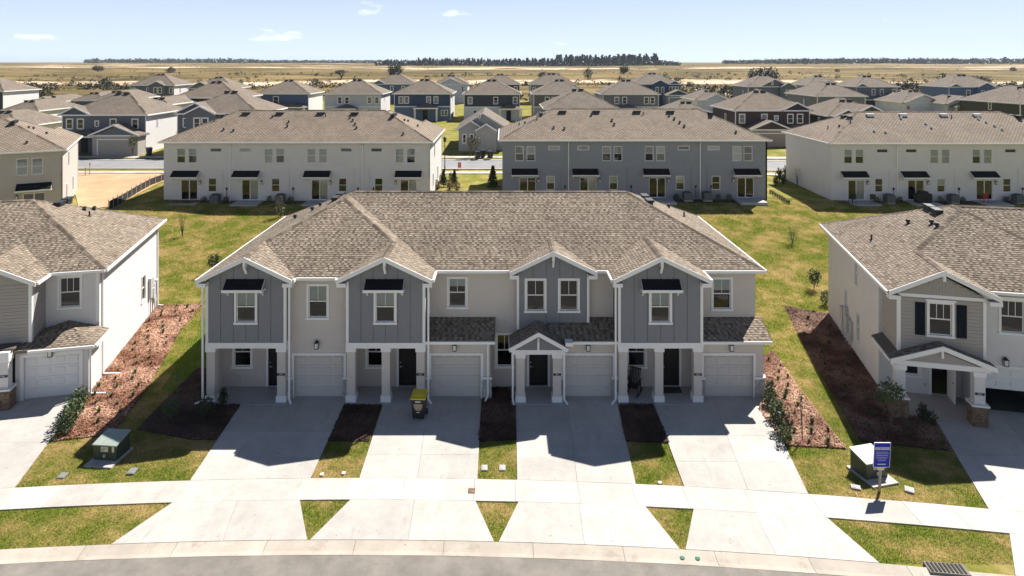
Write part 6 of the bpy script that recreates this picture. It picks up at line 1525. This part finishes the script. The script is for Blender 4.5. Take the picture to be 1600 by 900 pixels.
# notice board
p = gp(1374, 769, 0); sg = thing('notice_sign', 'blue and white notice sign on a wooden post beside the sidewalk', 'sign', (p[0], p[1], 0), R(5))
obj('post', MB().box(-.045, .045, -.02, .025, -.2, 1.15), 'wood_post', sg)
bd = obj('sign_board', MB().box(-.32, .32, -.05, -.022, 1.0, 1.92), 'sign_blue', sg)
for a, b, c, d in ((-.33, .33, .985, 1.0), (-.33, .33, 1.92, 1.935), (-.335, -.32, 1.0, 1.92), (.32, .335, 1.0, 1.92)): obj('sign_edge', MB().box(a, b, -.052, -.02, c, d), 'paper_white', bd)
obj('heading_band', MB().box(-.29, .29, -.054, -.0505, 1.66, 1.76), 'paper_white', bd)
obj('heading', text_mesh('ATTENTION', .095, .002), 'sign_blue', bd, (0, -.057, 1.71))
for k, w in enumerate((.5, .54, .46, .5, .4, .3)):
    mb = MB(); g_ = random.Random(k); x = -w / 2
    while x < w / 2: l_ = g_.uniform(.03, .09); mb.box(x, min(w / 2, x + l_), -.054, -.0505, 1.565 - k * .065 + (.0), 1.58 - k * .065); x += l_ + .018
    o = obj('text_line', mb, 'paper_white', bd); o['kind'] = 'stuff'
mb = MB(); x = -.17
for l_ in (.04, .03, .04, .03, .05, .04, .04): mb.box(x, x + l_, -.054, -.0505, 1.09, 1.125); x += l_ + .01
o = obj('text_line', mb, 'paper_white', bd); o['kind'] = 'stuff'
obj('sign_tag', MB().box(-.13, .13, -.03, -.021, .86, .98), 'label_cream', sg)
bpy.context.view_layer.update(); sg.rotation_euler = (0, R(3), R(5))
# wheeled bins
def bin_(label, loc, rz, lid='bin_yellow', s=1.0, full=True):
    r = thing('wheeled_bin', label, 'bin', loc, rz); r.scale = (s,) * 3
    mb = MB(); a, b = .26, .33; v = [(-a, -.28, .06), (a, -.28, .06), (a, .26, .06), (-a, .26, .06), (-b, -.38, 1.0), (b, -.38, 1.0), (b, .36, 1.0), (-b, .36, 1.0)]
    mb.v = v; mb.f = [(0, 3, 2, 1), (4, 5, 6, 7), (0, 1, 5, 4), (1, 2, 6, 5), (2, 3, 7, 6), (3, 0, 4, 7)]; mb.t = [.5] * 6; mb.box(-b - .03, b + .03, -.41, .39, .94, 1.0); obj('body', mb, 'bin_black', r)
    mb = MB()
    for x0, x1, y0, y1, z0, z1, z2 in ((-b - .02, b + .02, -.43, .40, 1.003, 1.04, 1.10),): mb.v = [(x0, y0, z0), (x1, y0, z0), (x1, y1, z0), (x0, y1, z0), (x0, y0, z1), (x1, y0, z1), (x1, y1, z2), (x0, y1, z2)]; mb.f = [(0, 3, 2, 1), (4, 5, 6, 7), (0, 1, 5, 4), (1, 2, 6, 5), (2, 3, 7, 6), (3, 0, 4, 7)]; mb.t = [.5] * 6
    l = obj('lid', mb, lid, r)
    if full:
        obj('lid_panel', MB().box(-.2, .2, -.2, .2, 1.06, 1.098), lid, l)
        m2 = MB(); m2.v = [(-.2, -.364, .78), (.2, -.364, .78), (.2, -.345, .62), (.12, -.33, .46), (-.12, -.33, .46), (-.2, -.345, .62)]; m2.v = [(x, y - .012, z) for x, y, z in m2.v]; m2.f = [tuple(range(6))]; m2.t = [.5]; obj('sticker', m2, 'bin_tan', r)
        obj('sticker_mark', MB().box(-.12, .12, -.395, -.378, .86, .91), 'paper_white', r); obj('sticker_mark', MB().box(-.07, .07, -.345, -.325, .36, .39), 'paper_white', r)
    for x in (-.3, .3): w = MB(); w.tube((x - .04, .3, .12), (x + .04, .3, .12), .12, .12, 12); obj('wheel', w, 'vent_dark', r)
    h = MB(); h.tube((-.25, .45, .98), (.25, .45, .98), .02); h.bar((-.25, .36, .95), (-.25, .46, .98), .04); h.bar((.25, .36, .95), (.25, .46, .98), .04); obj('handle', h, 'bin_black', r); return r
p = gp(654, 658, 0); bin_('black wheeled bin with yellow lid standing on the second driveway', (p[0], p[1] + .3, .045), R(-3))
for a, lb, dy in ((746, 'dark wheeled bin, leftmost of three before the cottage', 0), (754, 'dark slim wheeled bin, middle of three before the cottage', 1.0), (766, 'dark wheeled bin, rightmost of three before the cottage', .2)):
    q = at(a, 93.2 + dy); bin_(lb, (q[0], q[1], q[2] + .1), R(20), 'bin_black', 1.0, False)
q = at(233, 96); bin_('dark wheeled bin on the lawn right of the slate garage house', (q[0], q[1], q[2]), R(40), 'bin_black', 1.1, False)
# rocking chair and mat on the fourth porch
rc = thing('rocking_chair', 'black rocking chair on the fourth porch', 'chair', (6.45, 33.15, .06), R(-28))
obj('seat', MB().box(-.28, .28, -.25, .27, .4, .44), 'black_metal', rc)
bk = obj('backrest', MB().bar((0, .26, 1.12), (0, .42, 1.16), .01), 'black_metal', rc)
for k in range(7): obj('slat', MB().bar((-.24 + .08 * k, .24, .44), (-.24 + .08 * k, .42, 1.15), .055, .02, up=(0, 1, 0)), 'black_metal', bk)
obj('top_rail', MB().bar((-.3, .42, 1.15), (.3, .42, 1.15), .07, .04), 'black_metal', bk)
for x in (-.29, .29):
    m_ = MB(); pts = [(x, -.45, .1), (x, -.2, .04), (x, .1, .025), (x, .4, .06), (x, .6, .14)]
    for a, b in zip(pts, pts[1:]): m_.bar(a, b, .045)
    obj('rocker', m_, 'black_metal', rc); obj('arm_rest', MB().bar((x, -.3, .68), (x, .34, .7), .07, .03), 'black_metal', rc)
    for y0, y1, z1 in ((-.26, -.28, .68), (.24, .3, .7)): obj('leg', MB().bar((x, y0, .04), (x, y1, z1), .045), 'black_metal', rc)
o = obj('doormat', MB().box(-.5, .5, -.3, .3, 0, .015), 'vent_dark', None, (8.45, 33.55, .063)); tag(o, 'black doormat before the fourth front door', 'doormat')
# utility lids in the grass and in the pavement
def lid(label, px, py, w, d, mat, z=.05, name='utility_hatch', rz=0):
    q = gp(px, py, z); mb = MB(); mb.box(-w / 2, w / 2, -d / 2, d / 2, -.03, .02); mb.box(-w / 2 + .04, w / 2 - .04, -d / 2 + .04, d / 2 - .04, .02, .028); o = obj(name, mb, mat, None, (q[0], q[1], z), rz); return tag(o, label, 'hatch')
lid('grey meter hatch in the strip lawn, nearer the second driveway', 757, 731, .25, .36, 'stone_grey', .03); lid('grey meter hatch in the strip lawn, nearer the third driveway', 785, 731, .25, .36, 'stone_grey', .03)
lid('brown metal plate set in the sidewalk before the second driveway', 737, 767, .27, .3, 'stone_brown', .045); lid('grey plastic hatch in the left lawn below the utility box', 207, 736, .3, .4, 'plastic_lid'); lid('dark hatch half sunk in the lawn left of the utility box', 98, 743, .3, .35, 'plastic_lid', .03)
lid('pale hatch in the lawn left of the sign', 1337, 761, .34, .26, 'stone_grey', .05, rz=R(-20)); lid('pinkish paving stone in the lawn right of the sign', 1421, 765, .32, .36, 'stone_grey', .05, rz=R(-30)); lid('small white cap in the lawn strip by the first driveway', 503, 741, .12, .16, 'paper_white'); lid('small white cap in the lawn strip by the second driveway', 537, 739, .12, .16, 'paper_white'); lid('small pale stone in the strip lawn by the third driveway', 1031, 754, .12, .14, 'paper_white')
for a, b, lb in ((1066, 871, 'left of two green paint dots on the kerb before the fourth apron'), (1090, 872, 'right of two green paint dots on the kerb before the fourth apron')):
    q = gp(a, b, .045); m_ = MB(); m_.tube((0, 0, 0), (0, 0, .004), .085, .085, 12); tag(obj('paint_mark', m_, 'green_paint', None, (q[0], q[1], .02 + .03 * min(1, max(0, (q[1] - arc(q[0], RE)) / .6 - .3) / .32) + .006)), lb, 'paint mark')
# storm drain at the kerb
q = gp(1478, 891, 0); dn = thing('storm_drain', 'black iron storm drain inlet in the kerb at the bottom right', 'drain', (q[0], q[1] - .05, .1), R(-6.5))
obj('frame', MB().box(-.62, .62, -.24, .24, -.08, .012), 'asphalt', dn)
for k in range(9): obj('grate_bar', MB().box(-.56 + .126 * k, -.49 + .126 * k, -.2, .2, .012, .03), 'fence_black', dn)
# patio slabs, condensers and garden things behind the back row
def row_pt(root, x, dy):
    a = root[2]; lx, ly = XR - x, YB + dy; c, s = math.cos(a), math.sin(a); return (root[0] + c * lx - s * ly, root[1] + s * lx + c * ly)
ROWS = {'left white row': (-22.04, 81.0, math.pi, 2.35), 'blue-grey row': (12.7, 81.4, math.pi, 2.5), 'right white row': (47.05, 82.2, math.pi, 2.1)}
ORD = ['first', 'second', 'third', 'fourth']
if True:
    m_ = MB(); n_ = 12; 
    ac = MB(); ac.box(-.42, .42, -.42, .42, 0, .1); AC_base = ac.mesh('base')
    ac = MB(); ac.box(-.4, .4, -.4, .4, .1, .86); AC_body = ac.mesh('casing')
    for s_ in range(12): pass
    ac = MB(); ac.tube((0, 0, .86), (0, 0, .92), .36, .33, 16); AC_fan = ac.mesh('fan_guard')
    ac = MB()
    for k in range(6): z = .17 + k * .11; ac.box(-.42, .42, -.42, .42, z, z + .05)
    AC_slat = ac.mesh('louvre')
for rn, rt in ROWS.items():
    for k, x in enumerate(REAR['slide']):
        a = row_pt(rt, x - .35, .03); b = row_pt(rt, x + 2.35, 2.2); x0, x1 = sorted((a[0], b[0])); y0, y1 = sorted((a[1], b[1]))
        struct('patio_slab', MB().box(x0, x1, y0, y1, rt[3] - .6, rt[3] + .06), 'concrete_pad')
    for k, x in enumerate((5.6, 12.2, 18.9, 20.9)):
        c = row_pt(rt, x, .75); t_ = thing('air_conditioner', 'grey air conditioning unit behind the %s, %s from its left end' % (rn, ORD[k]), 'air conditioner', (c[0], c[1], rt[3] - .05), 0, 'air conditioners behind the row')
        obj('base', AC_base, 'concrete_pad', t_); obj('casing', AC_body, 'ac_grey', t_); obj('fan_guard', AC_fan, 'vent_dark', t_); o_ = obj('louvre', AC_slat, 'ac_grey', t_); o_['kind'] = 'stuff'
    # dark planting at the foot of the wall
    for k, x in enumerate((4.4, 6.7, 11.0, 13.2, 17.8, 22.0, 23.2)):
        c = row_pt(rt, x, .6 + .15 * (k % 2)); plant('shrub', 'shrub%d' % (1 + k % 3), (c[0], c[1], rt[3] - .1), 'low shrub at the foot of the %s wall, %s from its left end' % (rn, ['first', 'second', 'third', 'fourth', 'fifth', 'sixth', 'seventh'][k]), 'shrub', 'shrubs at the foot of the ' + rn, .9)
    bx0, bx1 = sorted((row_pt(rt, 0.2, 0)[0], row_pt(rt, 27.1, 0)[0])); by = row_pt(rt, 0, 1.3)[1]
    mb = MB(); n_ = 14
    for i in range(n_): xa, xb = bx0 + (bx1 - bx0) * i / n_, bx0 + (bx1 - bx0) * (i + 1) / n_; yt = row_pt(rt, 0, 0)[1]; mb.poly([(xa, by, tz(xa, by) + .03), (xb, by, tz(xb, by) + .03), (xb, yt, max(tz(xb, yt), rt[3] - .1) + .03), (xa, yt, max(tz(xa, yt), rt[3] - .1) + .03)])
    struct('mulch_bed', mb, 'soil')
rt = ROWS['right white row']
def patio_chair(label, loc, rz, mat='black_metal'):
    r = thing('patio_chair', label, 'chair', loc, rz, 'patio chairs')
    obj('seat', MB().box(-.26, .26, -.24, .26, .4, .45), mat, r); obj('backrest', MB().box(-.26, .26, .22, .27, .45, .95), mat, r)
    for x in (-.24, .24):
        for y in (-.22, .24): obj('leg', MB().bar((x, y, 0), (x, y, .42), .04), mat, r)
        obj('arm_rest', MB().bar((x, -.24, .66), (x, .25, .66), .05, .03), mat, r)
for x, lb, rz in ((1.5, 'left dark patio chair on the first patio of the right white row', .4), (3.6, 'right dark patio chair on the first patio of the right white row', -.5)):
    c = row_pt(rt, x, 1.3); patio_chair(lb, (c[0], c[1], rt[3] + .06), rz + math.pi)
c = row_pt(rt, 15.3, .9); patio_chair('red patio chair by the third sliding door of the right white row', (c[0], c[1], rt[3] + .06), math.pi, 'cloth_red')
c = row_pt(rt, 8.8, 1.2); gr = thing('covered_grill', 'black covered grill on the second patio of the right white row', 'grill', (c[0], c[1], rt[3] + .06), 0)
obj('cover', MB().prism([(-.75, -.35), (.75, -.35), (.75, .35), (-.75, .35)], .08, .95), 'fence_black', gr); obj('hood', MB().vprism([(-.45, .95), (.45, .95), (.35, 1.2), (-.35, 1.2)], -.3, .3), 'fence_black', gr)
for x in (-.6, .6): obj('leg', MB().box(x - .05, x + .05, -.25, .25, 0, .08), 'black_metal', gr)
# silt fence at the sandy lot
sf = thing('silt_fence', 'low black silt fence along the sandy lot', 'fence', (-38, 65, 0)); pts = [(-38.0, 64.0), (-38.4, 67), (-39.2, 71), (-39.9, 75), (-40.0, 79), (-39.6, 82.4)]
for a, b in zip(pts, pts[1:]):
    n_ = 3
    for k in range(n_):
        p0 = (a[0] + (b[0] - a[0]) * k / n_, a[1] + (b[1] - a[1]) * k / n_); p1 = (a[0] + (b[0] - a[0]) * (k + 1) / n_, a[1] + (b[1] - a[1]) * (k + 1) / n_)
        obj('fabric_panel', MB().bar((p0[0] + 38, p0[1] - 65, tz(*p0) + .4), (p1[0] + 38, p1[1] - 65, tz(*p1) + .4), .03, .8), 'fence_black', sf); obj('stake', MB().box(p0[0] + 37.97, p0[0] + 38.03, p0[1] - 65.03, p0[1] - 64.97, tz(*p0) - .2, tz(*p0) + 1.0), 'wood_post', sf)
# stakes on the lot
for px, Y, h, lb in ((140, 81.8, 1.6, 'taller wooden survey stake on the sandy lot'), (133, 81.5, 1.0, 'shorter wooden survey stake on the sandy lot')):
    q = at(px, Y); t_ = thing('survey_stake', lb, 'stake', q); obj('stake_shaft', MB().bar((0, 0, -.3), (.06, 0, h), .07), 'wood_post', t_); obj('flag_ribbon', MB().box(-.02, .14, -.045, -.035, h * .8, h * .9), 'cloth_red', t_)
# street lamp, small signs, power pole
def lamp(label, px, Y, h=3.6):
    q = at(px, Y); t_ = thing('street_lamp', label, 'street lamp', q); m_ = MB(); m_.tube((0, 0, -.3), (0, 0, .5), .1, .08, 8); m_.tube((0, 0, .5), (0, 0, h), .06, .045, 8); obj('pole', m_, 'black_metal', t_)
    m_ = MB(); m_.tube((0, 0, h), (0, 0, h + .12), .05, .16, 8); m_.tube((0, 0, h + .12), (0, 0, h + .5), .16, .2, 8); m_.tube((0, 0, h + .5), (0, 0, h + .72), .24, .04, 8); obj('lantern', m_, 'black_metal', t_)
lamp('black street lamp in the gap right of the left white row', 695, 85.4)
q = at(718, 85.6); t_ = thing('yard_sign', 'small pink sign on the verge of the back street', 'sign', q); obj('board', MB().box(-.22, .22, -.02, .02, .3, 1.0), 'pink', t_)
for x in (-.18, .18): obj('stake', MB().box(x - .02, x + .02, -.015, .015, -.2, .3), 'wood_post', t_)
q = at(1473, 270); t_ = thing('power_pole', 'dark wooden pole with a crossarm in the right field', 'pole', q); obj('pole', MB().tube((0, 0, -1), (0, 0, 7.2), .32, .26, 8), 'fence_black', t_); obj('crossarm', MB().box(-1.5, 1.5, -.15, .15, 6.6, 6.9), 'fence_black', t_); obj('transformer_drum', MB().tube((.6, -.3, 5.6), (.6, -.3, 6.5), .3, .3, 8), 'fence_black', t_)
q = at(1419, 147); t_ = thing('stop_sign', 'small red stop sign before the white garage house', 'sign', q); obj('pole', MB().box(-.04, .04, -.03, .03, -.2, 2.0), 'steel', t_)
pts = [(.38 * math.cos(R(22.5 + 45 * k)), 2.3 + .38 * math.sin(R(22.5 + 45 * k))) for k in range(8)]; o = obj('plate', MB().vprism(pts, -.06, -.04), 'cloth_red', t_); obj('lettering', text_mesh('STOP', .26, .002), 'paper_white', o, (0, -.064, 2.3))
# ------------------------------------------------------------------ the air
mb = MB(); mb.box(-7200, 7200, -320, 9800, -2, 60)
hz = obj('haze', mb, None); hm = bpy.data.materials.new('haze'); hm.use_nodes = True; n, l = nodes(hm); n.remove(n['Principled BSDF'])
vp = n.new('ShaderNodeVolumePrincipled'); vp.inputs['Color'].default_value = (.78, .88, 1.0, 1); vp.inputs['Density'].default_value = .00007; vp.inputs['Anisotropy'].default_value = .2
l.new(vp.outputs[0], n['Material Output'].inputs['Volume']); hz.data.materials.append(hm)
tag(hz, 'thin bluish haze filling the air over the whole place', 'haze', kind='stuff')
